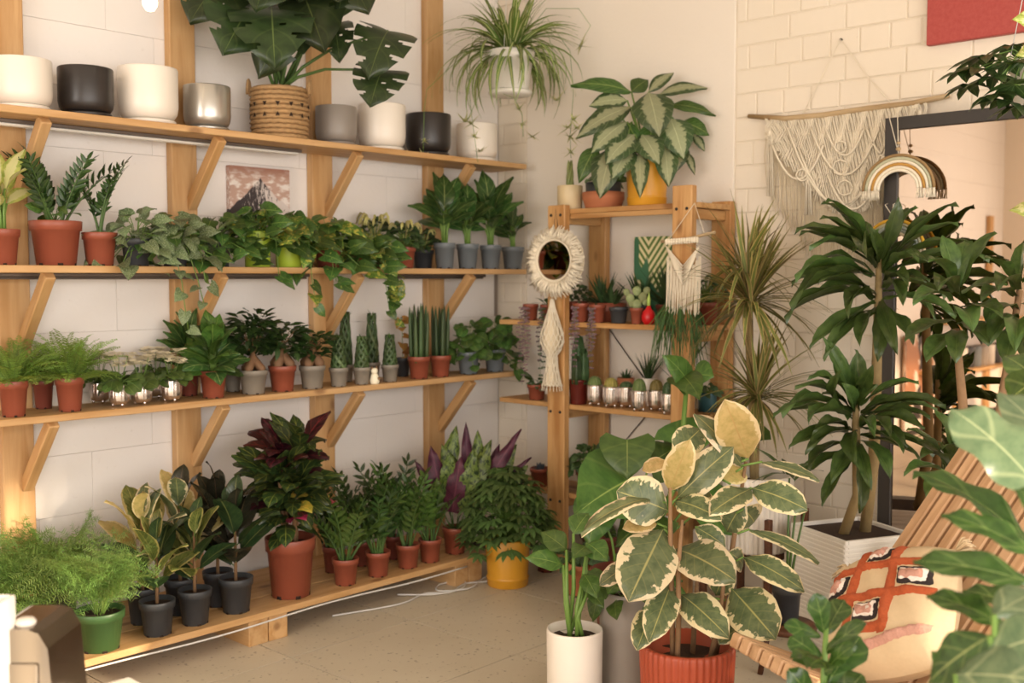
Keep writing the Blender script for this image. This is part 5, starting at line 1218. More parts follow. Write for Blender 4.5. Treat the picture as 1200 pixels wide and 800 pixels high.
# ------------------------------------------------------------------ leaning floor mirror, rainbows
MX = 3.50; ma, mb2 = hit(1039, 139, 0, MX), hit(1046, 600, 0, MX)
e = thing('floor_mirror', 'tall floor mirror in a flat black frame against the brick wall', 'mirror', (MX, ma.y, 0)); HM = ma.z; WM = .95
part('frame', MB().box(-.012, .025, -.045, 0, 0, HM, .002).box(-.012, .025, -WM, -WM + .045, 0, HM, .002).box(-.012, .025, -WM + .0451, -.0451, HM - .042, HM, .002).box(-.012, .025, -WM + .0451, -.0451, 0, .045, .002), 'frame_black', e, False)
part('glass', MB().box(-.002, .004, -WM + .0452, -.0452, .0452, HM - .0422), 'mirror', e, False)
part('backing', MB().box(.0042, .02, -WM + .0452, -.0452, .0452, HM - .0422), 'walnut', e, False)
def rainbow(px, py, rpx, cols, label, cord_top):
    c = hit(px, py, 0, MX - .05); e = thing('rainbow_hanging', label, 'hanging decor', c); s_ = depth_of(c) / F; n = len(cols)
    def arc(rr, a, dx=0): return Vector((dx, -cos(a) * rr * s_ * 1.06, sin(a) * rr * s_))
    for i, m in enumerate(cols):
        rr = rpx * (1 - .5 * i / n) - 2; ao = part('arc', MB().tube([arc(rr, pi * k / 20) for k in range(21)], rpx * .27 / n * s_ * 1.0, 7), m, e)
        fr = MB()
        for sg in (0, pi):
            for k in range(7): p = arc(rr, sg); fr.tube([p + Vector((U(-.004, .004), U(-.004, .004), 0)), p + Vector((U(-.006, .006), U(-.006, .006), -rpx * .26 * s_))], [.0022, .0012], 4)
        part('fringe', fr, 'cotton_w', ao)
    part('bead', MB().lathe([(0, -.007), (.007, -.004), (.009, 0), (.007, .004), (0, .007)], 12, T=Matrix.Translation(arc(rpx + 5, pi / 2))), 'drift', e)
    part('bead', MB().lathe([(0, -.006), (.006, -.003), (.007, 0), (.006, .003), (0, .006)], 12, T=Matrix.Translation(arc(rpx + 12, pi / 2))), 'drift', e)
    tp = hit(px, cord_top, 0, MX - .02) - c
    part('cord', MB().tube([arc(rpx, pi / 2), Vector((-.0, tp.y - .012, tp.z)), Vector((.02, tp.y - .012, tp.z + .004))], .0014, 4), 'cotton_w', e); part('cord', MB().tube([arc(rpx, pi / 2), Vector((0, tp.y + .016, tp.z)), Vector((.02, tp.y + .016, tp.z + .004))], .0014, 4), 'cotton_w', e)
M['yarn_b'] = plain('brown yarn', '94774f', .9, var=.1, nscale=80, bump=.5); M['yarn_o'] = plain('ochre yarn', 'b98b46', .9, var=.1, nscale=80, bump=.5); M['yarn_y'] = plain('yellow yarn', 'd8a836', .9, nscale=80, bump=.5); M['yarn_g'] = plain('grey blue yarn', 'a9b3ad', .9, nscale=80, bump=.5); M['yarn_s'] = plain('sage yarn', 'b9b79a', .9, nscale=80, bump=.5)
rainbow(1052, 222, 42, ['yarn_b', 'yarn_s', 'cotton_w', 'yarn_o', 'cotton_w', 'cotton_w'], 'brown and ochre yarn rainbow hanging from the mirror frame corner', 137)
rainbow(1047, 292, 36, ['yarn_y', 'yarn_s', 'yarn_g', 'yarn_g', 'cotton_w'], 'yellow and grey yarn rainbow hanging below the brown one', 240)

# ------------------------------------------------------------------ plants along the right wall
PM = Vector((3.27, 1.885, 0)); SX = PM
e = thing('plant_stand', 'dark wooden plant stand holding the white fluted pot', 'stand', PM)
for sx, sy in ((-1, -1), (-1, 1), (1, -1), (1, 1)): part('leg', MB().box(sx * .125 - .011, sx * .125 + .011, sy * .125 - .011, sy * .125 + .011, 0, .40, .002), 'walnut', e, False)
part('crossbar', MB().box(-.11, .11, -.015, .015, .238, .262, .002), 'walnut', e, False); part('crossbar', MB().box(-.015, .015, -.11, -.0155, .238, .262, .002).box(-.015, .015, .0155, .11, .238, .262, .002), 'walnut', e, False)
e = potted('dracaena_marginata', 'spiky variegated dracaena marginata in a white fluted pot on stand', Vector((PM.x, PM.y, .2625)), .128, .26, 'fluted', 'white_pot'); P = e.location
hs_ = [(879, 360, .31, 120), (888, 470, .28, 96), (872, 320, .26, 40)]
for (px, py, L, n) in hs_:
    c = PD(px, py, depth_of(P) - .02) - P
    part('cane', MB().tube([(U(-.02, .02), U(-.02, .02), .2), (c.x * .6 + U(-.02, .02), c.y * .6, c.z * .55), c + Vector((0, 0, .02))], [.012, .011, .009], 8), 'cane', e)
    for i in range(n):
        k = i % 7; el = (86, 72, 58, 42, 24, 4, -18)[k]; me = arcleaf(('marg', k), 'l_marg', 0, 0, R(el), .30, .019, 'blade', (.25, .35, .5, .7, .95, 1.0, .8)[k], .35, nl=7, nw=2)
        az = heading((P.x + c.x, P.y + c.y), L * .9 * cos(R(el - 20)), i, .4); put(e, me, c + Vector((-sin(az) * .006, cos(az) * .006, .03 * (1 - i / n))), az, L / .30 * U(.8, 1.1), U(-.2, .2))
# small pot on the floor beside the stand, in a dark metal ring stand
P0 = hit(922, 730, 2, .06); P0 = Vector((3.02, 1.62, 0))
e = potted('spindly_plant', 'thin stemmed plant in charcoal pot beside the square white planter', PD(922, 700, 3.22) * 1.0, .045, .115, 'nursery', 'nurs_dark'); e.location.z = .165
for k in range(3):
    tip = PD(925 + k * 10, 560 + 15 * k, 3.24) - e.location; part('stem', MB().tube([(.005 * k, 0, .09), tip * .5 + Vector((0, 0, .05)), tip], [.005, .004, .003], 6), 'stem_dark', e)
spikes(e, .45, 9, .12, .03, 'l_drac', (60, 30, 0), .6, 'lance')
st = thing('pot_stool', 'small dark wooden stool under the charcoal pot', 'stool', (e.location.x, e.location.y, 0)); part('seat', MB().lathe([(0, .145), (.085, .145), (.09, .15), (.09, .16), (.085, .164), (0, .164)], 24), 'walnut', st)
for k in range(3): a = k * 2.1; part('leg', MB().tube([(cos(a) * .075, sin(a) * .075, 0), (cos(a) * .05, sin(a) * .05, .145)], .009, 8), 'walnut', st)
# square white planter with dracaena
QP = Vector((3.06, 1.45, 0)); ang = R(64.3); u1 = Vector((cos(ang), sin(ang), 0)); u2 = Vector((sin(ang), -cos(ang), 0)); S = .275; Hq = .395
cen = QP + u1 * S / 2 + u2 * S / 2
e = thing('tall_dracaena', 'tall corn plant dracaena in a square white ribbed planter', 'plant', cen, rz=ang)
hs2 = S / 2
bx = MB().box(-hs2, hs2, -hs2, -hs2 + .012, 0, Hq, .002).box(-hs2, hs2, hs2 - .012, hs2, 0, Hq, .002).box(-hs2, -hs2 + .012, -hs2 + .0121, hs2 - .0121, 0, Hq, .002).box(hs2 - .012, hs2, -hs2 + .0121, hs2 - .0121, 0, Hq, .002)
part('planter', bx, 'white_pl', e, False)
for k in range(26):
    z = .02 + k * .0142
    mbr = MB()
    for rot in range(4): mbr.box(-hs2 + .004, hs2 - .004, -hs2 - .0022, -hs2 + .001, z, z + .0085, .001, T=Matrix.Rotation(rot * pi / 2, 4, 'Z'))
    part('rib', mbr, 'white_pl', e, False)
part('liner', MB().box(-hs2 + .0122, hs2 - .0122, -hs2 + .0122, hs2 - .0122, Hq - .04, Hq - .012), 'soil', e, False)
e.rotation_euler = (0, 0, ang)
Ri = Matrix.Rotation(-ang, 4, 'Z')
lay_r = lay
DD = depth_of(cen + Vector((0, 0, .8)))
def cane_r(par, pts, rad): part('cane', MB().tube([Ri @ (p - par.location) for p in pts], rad, 9), 'cane', par)
c1b, c2b = cen + Vector((-.03, .03, Hq - .06)), cen + Vector((.04, -.02, Hq - .06))
top1, top2 = PD(1030, 340, DD), PD(1003, 500, DD - .08)
cane_r(e, [c2b, PD(1024, 540, DD), PD(1027, 450, DD), PD(1029, 370, DD), PD(1030, 298, DD)], [.019, .018, .017, .014, .008]); cane_r(e, [c1b, PD(1005, 580, DD - .06), top2, PD(1003, 462, DD - .08)], [.017, .016, .013, .007])
dl = [unit_leaf('drac', 'l_drac', d_, .3, .02, 0, 10, 4, None, k) for k, d_ in enumerate((.35, .7, 1.0))]
def crown(par, cx_, cy_, D, tips, w):
    tips = tips + [(x + U(-26, 26), y + U(-24, 14), d_ - U(.02, .14)) for x, y, d_ in tips if y < cy_ + 45]
    for i, (tx_, ty_, dd) in enumerate(tips):
        dx, dy = tx_ - cx_, ty_ - cy_; l = math.hypot(dx, dy); b0 = (cx_ + dx / l * 6, cy_ + max(min(dy * .38, 50), -24) + (i * 7 % 19) - 9)
        A_, B_ = PD(*b0, D), PD(tx_, ty_, D + dd); up = Vector((0, 0, 1))
        lay_r(par, dl[i % 3] if dy > -60 else dl[0], A_, B_, up * (1 if abs(dx) > 25 else .3) + CAMV(A_) * (.3 if abs(dx) > 50 else .6) + Vector((U(-.3, .3), U(-.3, .3), 0)), w * U(.85, 1.15))
crown(e, 1030, 330, DD, [(967, 234, -.05), (980, 238, .03), (940, 268, -.08), (928, 327, -.12), (918, 366, -.16), (952, 342, -.05), (948, 404, -.1), (964, 416, -.14), (1071, 240, -.06), (1122, 258, -.02), (1160, 296, -.12), (1026, 270, -.12), (1000, 290, -.2), (1090, 325, -.08), (1100, 372, -.1),
                         (1072, 400, -.14), (975, 395, -.1), (1048, 262, .04), (1005, 400, -.22), (1050, 410, -.22), (1085, 300, -.2), (1010, 255, .05), (1110, 345, -.02), (1060, 350, -.26), (990, 350, -.24), (1030, 420, -.15), (955, 300, -.02), (1075, 280, .05)], .047)
crown(e, 1003, 495, DD - .08, [(978, 415, -.02), (1003, 414, -.04), (934, 448, -.06), (906, 482, -.1), (965, 458, -.02), (1098, 474, -.08), (1090, 485, -.15), (1025, 450, -.1), (1050, 462, -.02), (925, 520, -.12), (945, 545, -.14), (1065, 520, -.14), (1080, 535, -.1), (975, 560, -.2), (1020, 570, -.2),
                               (990, 450, -.14), (955, 500, -.2), (1045, 505, -.22), (962, 590, -.12), (1010, 600, -.12), (1045, 555, -.18), (930, 560, -.05), (1000, 540, -.24)], .049)
# second dracaena, right of the mirror, growing into the frame from a pot hidden by the chair
P2 = PD(1150, 560, 2.95); P2.z = 0
e = potted('bushy_dracaena', 'dark bushy corn plant behind the slatted wooden chair', P2, .11, .24, 'straight', 'white_pl'); D2 = depth_of(P2 + Vector((0, 0, .9)))
part('cane', MB().tube([(0, 0, .2), PD(1128, 470, D2) - P2, PD(1120, 385, D2) - P2], [.014, .013, .010], 8), 'bark', e); part('cane', MB().tube([(.02, 0, .2), PD(1165, 520, D2) - P2, PD(1195, 340, D2) - P2], [.013, .012, .009], 8), 'bark', e)
def crown2(cx_, cy_, tips, w, m=dl):
    for i, (tx_, ty_, dd) in enumerate(tips):
        A_, B_ = PD(cx_ + (tx_ - cx_) * .08, cy_ + max(min((ty_ - cy_) * .5, 55), -20), D2), PD(tx_, ty_, D2 + dd); lay(e, m[i % 3], A_, B_, Vector((0, 0, 1)) + CAMV(A_) * .35, w * U(.85, 1.15))
crown2(1122, 355, [(1164, 270, -.05), (1090, 300, -.1), (1070, 350, -.1), (1060, 395, -.1), (1180, 330, -.05), (1130, 280, .03), (1085, 420, -.12), (1160, 400, -.15), (1120, 420, -.15), (1175, 365, -.2), (1100, 330, -.2), (1140, 380, -.2), (1105, 275, .02)], .062)
crown2(1195, 350, [(1155, 300, -.1), (1150, 345, -.12), (1160, 395, -.15), (1200, 280, -.05), (1230, 300, -.05), (1178, 420, -.15), (1210, 430, -.1), (1170, 330, -.2), (1155, 372, -.1), (1240, 360, -.1), (1190, 400, -.25)], .065)
crown2(1115, 560, [(1065, 500, -.05), (1080, 530, -.1), (1100, 480, -.02), (1140, 500, -.05), (1060, 550, -.1), (1085, 575, -.12), (1130, 520, -.15), (1120, 590, -.15), (1150, 560, -.1), (1105, 520, -.18), (1075, 515, .03)], .05)
P3 = PD(1082, 620, 3.15); P3.z = .0
e = potted('small_variegated_plant', 'small yellow green leaved plant in white ribbed pot behind chair', P3, .055, .36, 'fluted', 'white_pot'); clump(e, .31, 26, .09, .08, .12, ['l_gold', 'l_rub_o'], .05, 'ovate', 1.5, 0)

# ------------------------------------------------------------------ hanging schefflera and lime leaf above the mirror
PH = PD(1215, 128, 2.9); e = potted('hanging_schefflera', 'dark umbrella plant in a hanging pot above the mirror', PH, .075, .13, 'nursery', 'white_pl')
for k in range(3): a = k * 2.1; part('hanger_cord', MB().tube([(cos(a) * .073, sin(a) * .073, .125), (0, 0, .55), (0, 0, ZC - PH.z - .001)], .0013, 4), 'white_cable', e)
for i, (x, y, dd) in enumerate(((1160, 66, .0), (1150, 82, -.05), (1172, 90, -.1), (1140, 100, -.02), (1165, 112, -.12), (1185, 75, -.08), (1195, 100, -.15), (1180, 120, -.1), (1190, 55, .02), (1150, 70, .05), (1205, 70, -.1), (1132, 85, .0), (1200, 125, -.1))):
    c = PD(x, y, 2.9 + dd) - PH; part('petiole', MB().tube([(0, 0, .11), Vector((c.x * .5, c.y * .5, max(c.z, .11) * .7 + .06)), c], .0018, 4), 'stem', e)
    put(e, palmate_mesh(('schd',), 'l_sch_d', .012, .2, 7, .085, .034), c, TH(200 + 40 * sin(i * 2.0)), U(.85, 1.1), U(-.4, .4))
PV = PD(1262, 120, 2.3); e = potted('hanging_variegated_monstera', 'lime variegated plant in hanging pot at the mirror side', PV, .07, .12, 'nursery', 'white_pl')
for k in range(3): a = k * 2.1; part('hanger_cord', MB().tube([(cos(a) * .068, sin(a) * .068, .115), (0, 0, .5), (0, 0, ZC - PV.z - .001)], .0013, 4), 'white_cable', e)
for bx_, by_, tx_, ty_, w in ((1235, 60, 1194, 62, 46), (1240, 30, 1190, 20, 50), (1235, 250, 1186, 244, 40), (1250, 90, 1232, 150, 50), (1270, 20, 1300, 60, 60), (1260, 60, 1250, 0, 50), (1280, 100, 1320, 130, 50)):
    A_, B_ = PD(bx_, by_, 2.3), PD(tx_, ty_, 2.24); lay(e, unit_leaf('heart', 'l_vmon', .5, .12, .02, .15, 9, 6), A_, B_, CAMV(A_) + Vector((0, 0, .4)), w * 2.3 / F); part('petiole', MB().tube([(0, 0, .1), (A_ - PV) * .5 + Vector((0, 0, .08)), A_ - PV], .002, 5), 'stem', e)

# ------------------------------------------------------------------ floor plants in the middle
# big heart-leaved philodendron
P = Vector((2.86, 2.14, 0)); e = potted('philodendron', 'large heart leaved philodendron on the floor before the shelf unit', P, .115, .22, 'nursery', 'terra_dark'); D = depth_of(P + Vector((0, 0, .5)))
for bx_, by_, tx_, ty_, w, dd, m in ((735, 515, 735, 562, 66, -.05, 'l_big'), (742, 560, 676, 600, 120, -.12, 'l_big'), (805, 445, 778, 415, 42, -.06, 'l_big'), (812, 440, 836, 440, 50, -.06, 'l_big'), (800, 440, 820, 465, 40, -.15, 'l_big'), (760, 545, 800, 520, 60, .05, 'l_big'), (790, 520, 850, 490, 55, .08, 'l_big'),
        (700, 590, 690, 640, 55, -.05, 'l_big'), (880, 520, 840, 490, 60, .1, 'l_big'), (810, 560, 780, 500, 50, .1, 'l_big'), (770, 600, 720, 640, 70, .0, 'l_big'), (830, 590, 880, 620, 70, .05, 'l_big')):
    A_, B_ = PD(bx_, by_, D), PD(tx_, ty_, D + dd); lay(e, unit_leaf('heart', m, .5, .12, .015, .2, 10, 6), A_, B_, CAMV(A_) + Vector((0, 0, .8)), w * D / F)
    if (bx_, by_) in ((812, 440), (800, 440)): part('petiole', MB().tube([PD(804, 452, D) - P, A_ - P], .004, 6), 'stem', e); continue
    part('petiole', MB().tube([(U(-.02, .02), U(-.02, .02), .18), PD(796, 560, D) - P, A_ - P] if bx_ == 805 else [(U(-.02, .02), U(-.02, .02), .18), (A_ - P) * .45 + Vector((0, 0, .12)), A_ - P], [.011, .010, .008] if bx_ == 805 else [.005, .0045, .0035], 8), 'stem', e)
# white pot with broad leaves
P = Vector((2.2, 1.81, 0)); e = potted('young_strelitzia', 'broad leaved green plant in a smooth white pot on the floor', P, .076, .255, 'straight', 'white_pot'); D = depth_of(P + Vector((0, 0, .3)))
for bx_, by_, tx_, ty_, w, dd in ((660, 662, 616, 652, 28, -.02), (664, 644, 634, 622, 30, .03), (688, 636, 712, 656, 32, -.06), (688, 640, 672, 652, 26, -.08), (684, 672, 700, 700, 24, -.06), (690, 690, 708, 712, 18, -.04), (672, 625, 690, 600, 30, .05)):
    A_, B_ = PD(bx_, by_, D), PD(tx_, ty_, D + dd); lay(e, unit_leaf('ovate', 'l_big', .6, .2, .01, 0, 10, 6), A_, B_, CAMV(A_) + Vector((0, 0, .7)), w * D / F)
    part('petiole', MB().tube([(U(-.03, .03), U(-.03, .03), .21), (A_ - P) * .5 + Vector((U(-.02, .02), 0, .11)), A_ - P], [.006, .006, .004], 7), 'stem', e)
# hero rubber plant
P = Vector((2.26, 1.49, 0)); e = potted('variegated_rubber_plant', 'large cream edged rubber plant in a brick red fluted pot', P, .118, .275, 'fluted', 'terra_red'); D = depth_of(P + Vector((0, 0, .5))); z0 = .235
def C(x, y): return (600 + x / 2.353, 460 + y / 2.353)
stems = [[(445, 700), (440, 560), (437, 400), (436, 262)], [(560, 705), (590, 540), (620, 350), (645, 190)], [(498, 690), (505, 600), (512, 500)], [(455, 700), (460, 620), (458, 480), (470, 350)], [(545, 700), (575, 600), (590, 470)]]
for i, s_ in enumerate(stems):
    pts = [PD(*C(*q), D + (-.03, .03, .05, -.05, .0)[i]) - P for q in s_]; pts[0].z = z0 - .01; part('stem', MB().tube(pts, [.0075] + [.0065] * (len(pts) - 2) + [.004], 8), 'bark', e)
rub = {m: [unit_leaf('oblong', m, d_, .16, .008, 0, 12, 6, None, k) for k, d_ in enumerate((.35, .7))] for m in ('l_rub_v', 'l_rub_c', 'l_rub_g')}
for i, (bx_, by_, tx_, ty_, w, dd, m, fu) in enumerate(((418, 375, 322, 572, 145, -.12, 'v', .2), (450, 430, 615, 515, 120, -.14, 'v', .6), (430, 325, 290, 270, 125, -.02, 'v', .2), (388, 292, 190, 380, 48, -.16, 'v', 1.6), (432, 272, 490, 132, 75, -.06, 'c', .1), (456, 290, 610, 148, 92, -.04, 'v', .3),
        (430, 190, 358, 212, 48, .0, 'c', 1), (448, 172, 522, 98, 80, .05, 'v', .2), (652, 182, 588, 24, 108, -.08, 'c', .0), (636, 206, 505, 56, 62, -.02, 'v', .7), (690, 190, 850, 240, 42, -.05, 'v', 1.6), (660, 262, 816, 322, 85, -.08, 'v', .5), (662, 264, 548, 330, 74, -.14, 'v', .6),
        (448, 298, 574, 345, 68, -.12, 'v', .5), (655, 376, 850, 466, 44, -.06, 'v', 1.6), (638, 452, 806, 544, 68, -.12, 'v', .5), (606, 540, 725, 676, 125, -.14, 'g', .2), (465, 555, 594, 670, 90, -.16, 'v', .3), (442, 520, 380, 682, 82, -.16, 'v', .2), (390, 590, 345, 706, 68, -.10, 'v', .2),
        (335, 465, 240, 530, 52, -.02, 'v', .6), (505, 370, 590, 425, 60, -.02, 'v', .6), (400, 360, 305, 372, 50, -.02, 'c', .8), (640, 300, 590, 385, 70, .04, 'g', .4), (600, 470, 560, 560, 70, .04, 'v', .3), (520, 560, 580, 690, 60, .02, 'g', .5), (640, 640, 570, 690, 50, -.04, 'g', 1.2),
        (420, 440, 330, 480, 60, .06, 'v', .4), (580, 240, 640, 210, 70, .06, 'c', .4), (600, 440, 640, 480, 60, .05, 'v', .5), (480, 300, 540, 260, 80, .08, 'v', .3), (640, 320, 670, 360, 80, .06, 'v', .2))):
    A_, B_ = PD(*C(bx_, by_), D), PD(*C(tx_, ty_), D + dd); w *= 1.12; lay(e, rub[{'v': 'l_rub_v', 'c': 'l_rub_c', 'g': 'l_rub_v'}[m]][i % 2], A_, B_, CAMV(A_) + Vector((0, 0, fu)), w / 2.353 * D / F)
    sx_ = 437 if bx_ < 500 else 610; st_ = PD(*C(sx_ + (bx_ - sx_) * .25, by_ + 12), D) - P; part('petiole', MB().tube([st_, (A_ - P)], .003, 5), 'stem', e)
# grey planter and small terracotta pots around it on the floor
P = PD(738, 770, 2.98); P.z = 0
e = potted('shaded_foliage_plant', 'low plant in tall grey planter behind the rubber plant', P, .085, .34, 'straight', 'grey_pot'); clump(e, .30, 16, .10, .08, .10, 'l_big', .06, 'ovate', 1.6, 0)
for px, yb, w, hp, lb, m in ((716, 708, 32, 30, 'small terracotta pot plant on floor beside the grey planter', 'terra'), (680, 702, 36, 40, 'terracotta pot plant on floor behind the white pot plant', 'terra_clay'), (706, 660, 56, 30, 'wide dark terracotta pot on floor under the shelf unit', 'terra_dark'), (640, 672, 26, 26, 'dark red pot plant on floor beside the yellow pot', 'terra_dark')):
    P = hit(px, yb, 2, 0); d = depth_of(P); r = w * d / F / 2; P = P + Vector((P.x, P.y, 0)).normalized() * r; P.z = 0; e = potted('floor_succulent', lb, P, r, hp * d / F, 'nursery', m); clump(e, hp * d / F * .8, 26, .07, .06, .08, 'l_succ' if px != 706 else 'l_big', .035, 'ovate', 1.5, 0)

# ------------------------------------------------------------------ slatted stick chair and cushion
lv, wv = Vector((.8863, -.4631, 0)), Vector((-.4631, -.8863, 0)); F1 = Vector((2.112, 1.244, 0)) - wv * .045
e = thing('stick_chair', 'low slatted wooden stick chair with reclined back', 'chair', F1, rz=math.atan2(lv.y, lv.x))
# local x runs front to back, local -y towards the eye
NS, PT = 12, .042
sm = {}
def slat_obj(s0, z0_, s1, z1_, y, t, hh, nm):
    L = math.hypot(s1 - s0, z1_ - z0_); an = math.atan2(z1_ - z0_, s1 - s0)
    k = (nm, round(L, 2))
    if k not in sm: sm[k] = MB().box(-t / 2, t / 2, 0, L, -hh / 2, hh / 2, .004).mesh(nm, 'slat', False)
    m = Matrix.Translation((s0, -y, z0_)) @ Matrix.Rotation(-an, 4, 'Y') @ Matrix.Rotation(-pi / 2, 4, 'Z')
    obj(nm, sm[k], e, m)
for k in range(NS):
    y = k * PT + PT * .25
    slat_obj(.0, .365, .165, .294, y, .034, .034, 'seat_slat'); slat_obj(.166, .2938, .80, .022, y, .019, .034, 'leg_slat')
    slat_obj(.245, .304, .70, .845, y + PT / 2, .033, .030, 'back_slat'); slat_obj(.015, .03, .244, .3029, y + PT / 2, .019, .030, 'leg_slat')
for s_, z_ in ((.055, .337), (.20, .275)): part('hinge_rod', MB().tube([(s_, .012, z_), (s_, -NS * PT - .01, z_)], .007, 8), 'wire', e)
part('back_rail', MB().tube([(.60, .0, .69), (.60, -NS * PT, .69)], .008, 8), 'slat', e); part('leg_rail', MB().tube([(.62, 0, .115), (.62, -NS * PT, .115)], .008, 8), 'slat', e)
# cushion: pillow surface with raised tufting
def chair_w(s, y, z): return F1 + lv * s + wv * y + Vector((0, 0, z))
bx3, bn = Vector((lv.x * .644, lv.y * .644, .765)), None
bn = -(lv * .765) + Vector((0, 0, .644))            # out of the backrest, towards the sitter
CS = .158
_o, _d = chair_w(.197, 0, .27) + bn * .085, ray(1044, 720)
cu_c = EYE + _d * ((_o - EYE).dot(bn) / _d.dot(bn))
e = thing('tufted_cushion', 'cream cushion with orange and pink tufted pattern and tassels on the chair', 'cushion', cu_c)
ua = (wv * .878 + bx3 * .478).normalized(); va = (bx3 - ua * bx3.dot(ua)).normalized(); nn_ = ua.cross(va)
if nn_.dot(bn) < 0: nn_ = -nn_
def pil(u, v, off=0.0):
    x = u * CS * (1 - .10 * (1 - u * u) * 0 - .12 * v * v * (1 - abs(u))); y = v * CS * (1 - .12 * u * u * (1 - abs(v))); x, y = x * (1 - .10 * v * v), y * (1 - .10 * u * u)
    t = .072 * (max(0, 1 - u ** 4) * max(0, 1 - v ** 4)) ** .55
    wr_ = .0035 * sin(u * 13 + v * 7) * (1 - u * u) * (1 - v * v)
    return ua * x + va * y, nn_ * (t + wr_ + off), nn_ * (-t)
mb = MB(); N = 28; vs, fs = [], []
for i in range(N + 1):
    for j in range(N + 1): b_, f_, k_ = pil(-1 + 2 * i / N, -1 + 2 * j / N); vs.append(b_ + f_)
for i in range(N + 1):
    for j in range(N + 1): b_, f_, k_ = pil(-1 + 2 * i / N, -1 + 2 * j / N); vs.append(b_ + k_)
o_ = (N + 1) ** 2
for i in range(N):
    for j in range(N): a = i * (N + 1) + j; fs += [(a, a + 1, a + N + 2, a + N + 1), (a + o_, a + o_ + N + 1, a + o_ + N + 2, a + o_ + 1)]
M['linen'] = plain('cream linen', 'c6ae8a', .85, var=.06, nscale=120, bump=.3); M['tuft_o'] = plain('orange tuft', 'a44d27', .95, var=.25, nscale=220, bump=.9); M['tuft_p'] = plain('dusty pink tuft', 'b98a78', .95, var=.25, nscale=220, bump=.9); M['tuft_b'] = plain('black tuft', '2a201d', .95, var=.3, nscale=220, bump=.8); M['tuft_w'] = plain('white tuft', 'ddd0c4', .95, var=.2, nscale=220, bump=.9)
part('cover', mb.add(vs, fs), 'linen', e)
def tuft(u0, u1, v0, v1, m, hgt=.006, nm='tuft_band', sl=0.0):
    t = MB(); nu, nv = max(2, int((u1 - u0) * 22)), max(2, int((v1 - v0) * 22)); vs = []
    for i in range(nu + 1):
        for j in range(nv + 1):
            ed = i in (0, nu) or j in (0, nv); jx = 0 if ed else U(-.35, .35) / nu * (u1 - u0)
            b_, f_, _ = pil(u0 + (u1 - u0) * i / nu + (U(-.012, .012) if ed else jx), v0 + (v1 - v0) * j / nv + (U(-.012, .012) if ed else 0) + sl * (u0 + (u1 - u0) * i / nu), -.001 if ed else hgt * U(.6, 1.2)); vs.append(b_ + f_)
    fs = [(i * (nv + 1) + j, i * (nv + 1) + j + 1, (i + 1) * (nv + 1) + j + 1, (i + 1) * (nv + 1) + j) for i in range(nu) for j in range(nv)]
    part(nm, t.add(vs, fs), m, e)
# three by three lattice of orange bands, pink squares outlined in black and white in a checker
CU, CV = [(-.86, -.44), (-.24, .18), (.38, .86)], [(.62, .93), (.12, .44), (-.38, -.06)]
for u0, u1 in ((-.43, -.25), (.19, .37)): tuft(u0, u1, -.58, .95, 'tuft_o', .009)
for v0, v1 in ((.45, .61), (-.05, .11)): tuft(-.9, .9, v0, v1, 'tuft_o', .009)
tuft(-.43, .37, -.56, -.39, 'tuft_o', .009)
for ci, ri in ((1, 0), (0, 1), (2, 1), (1, 2)):
    (u0, u1), (v0, v1) = CU[ci], CV[ri]
    tuft(u0, u1, v0, v1, 'tuft_b', .006, 'tuft_square'); tuft(u0 + .028, u1 - .028, v0 + .028, v1 - .028, 'tuft_w', .011, 'tuft_square'); tuft(u0 + .055, u1 - .055, v0 + .05, v1 - .05, 'tuft_p', .016, 'tuft_square')
tuft(-.8, .92, -.80, -.66, 'tuft_p', .012, 'tuft_band', .18)
for su in (-1, 1):
    for sv in (-1, 1):
        t = MB(); c, f_, _ = pil(su * .97, sv * .97)
        for k in range(16): d = (ua * su + va * sv + Vector((U(-.7, .7), U(-.7, .7), U(-.9, .2)))).normalized(); t.tube([c, c + d * .03, c + d * .05 + Vector((0, 0, -.015))], [.003, .003, .0015], 4)
        part('tassel', t, 'linen', e)

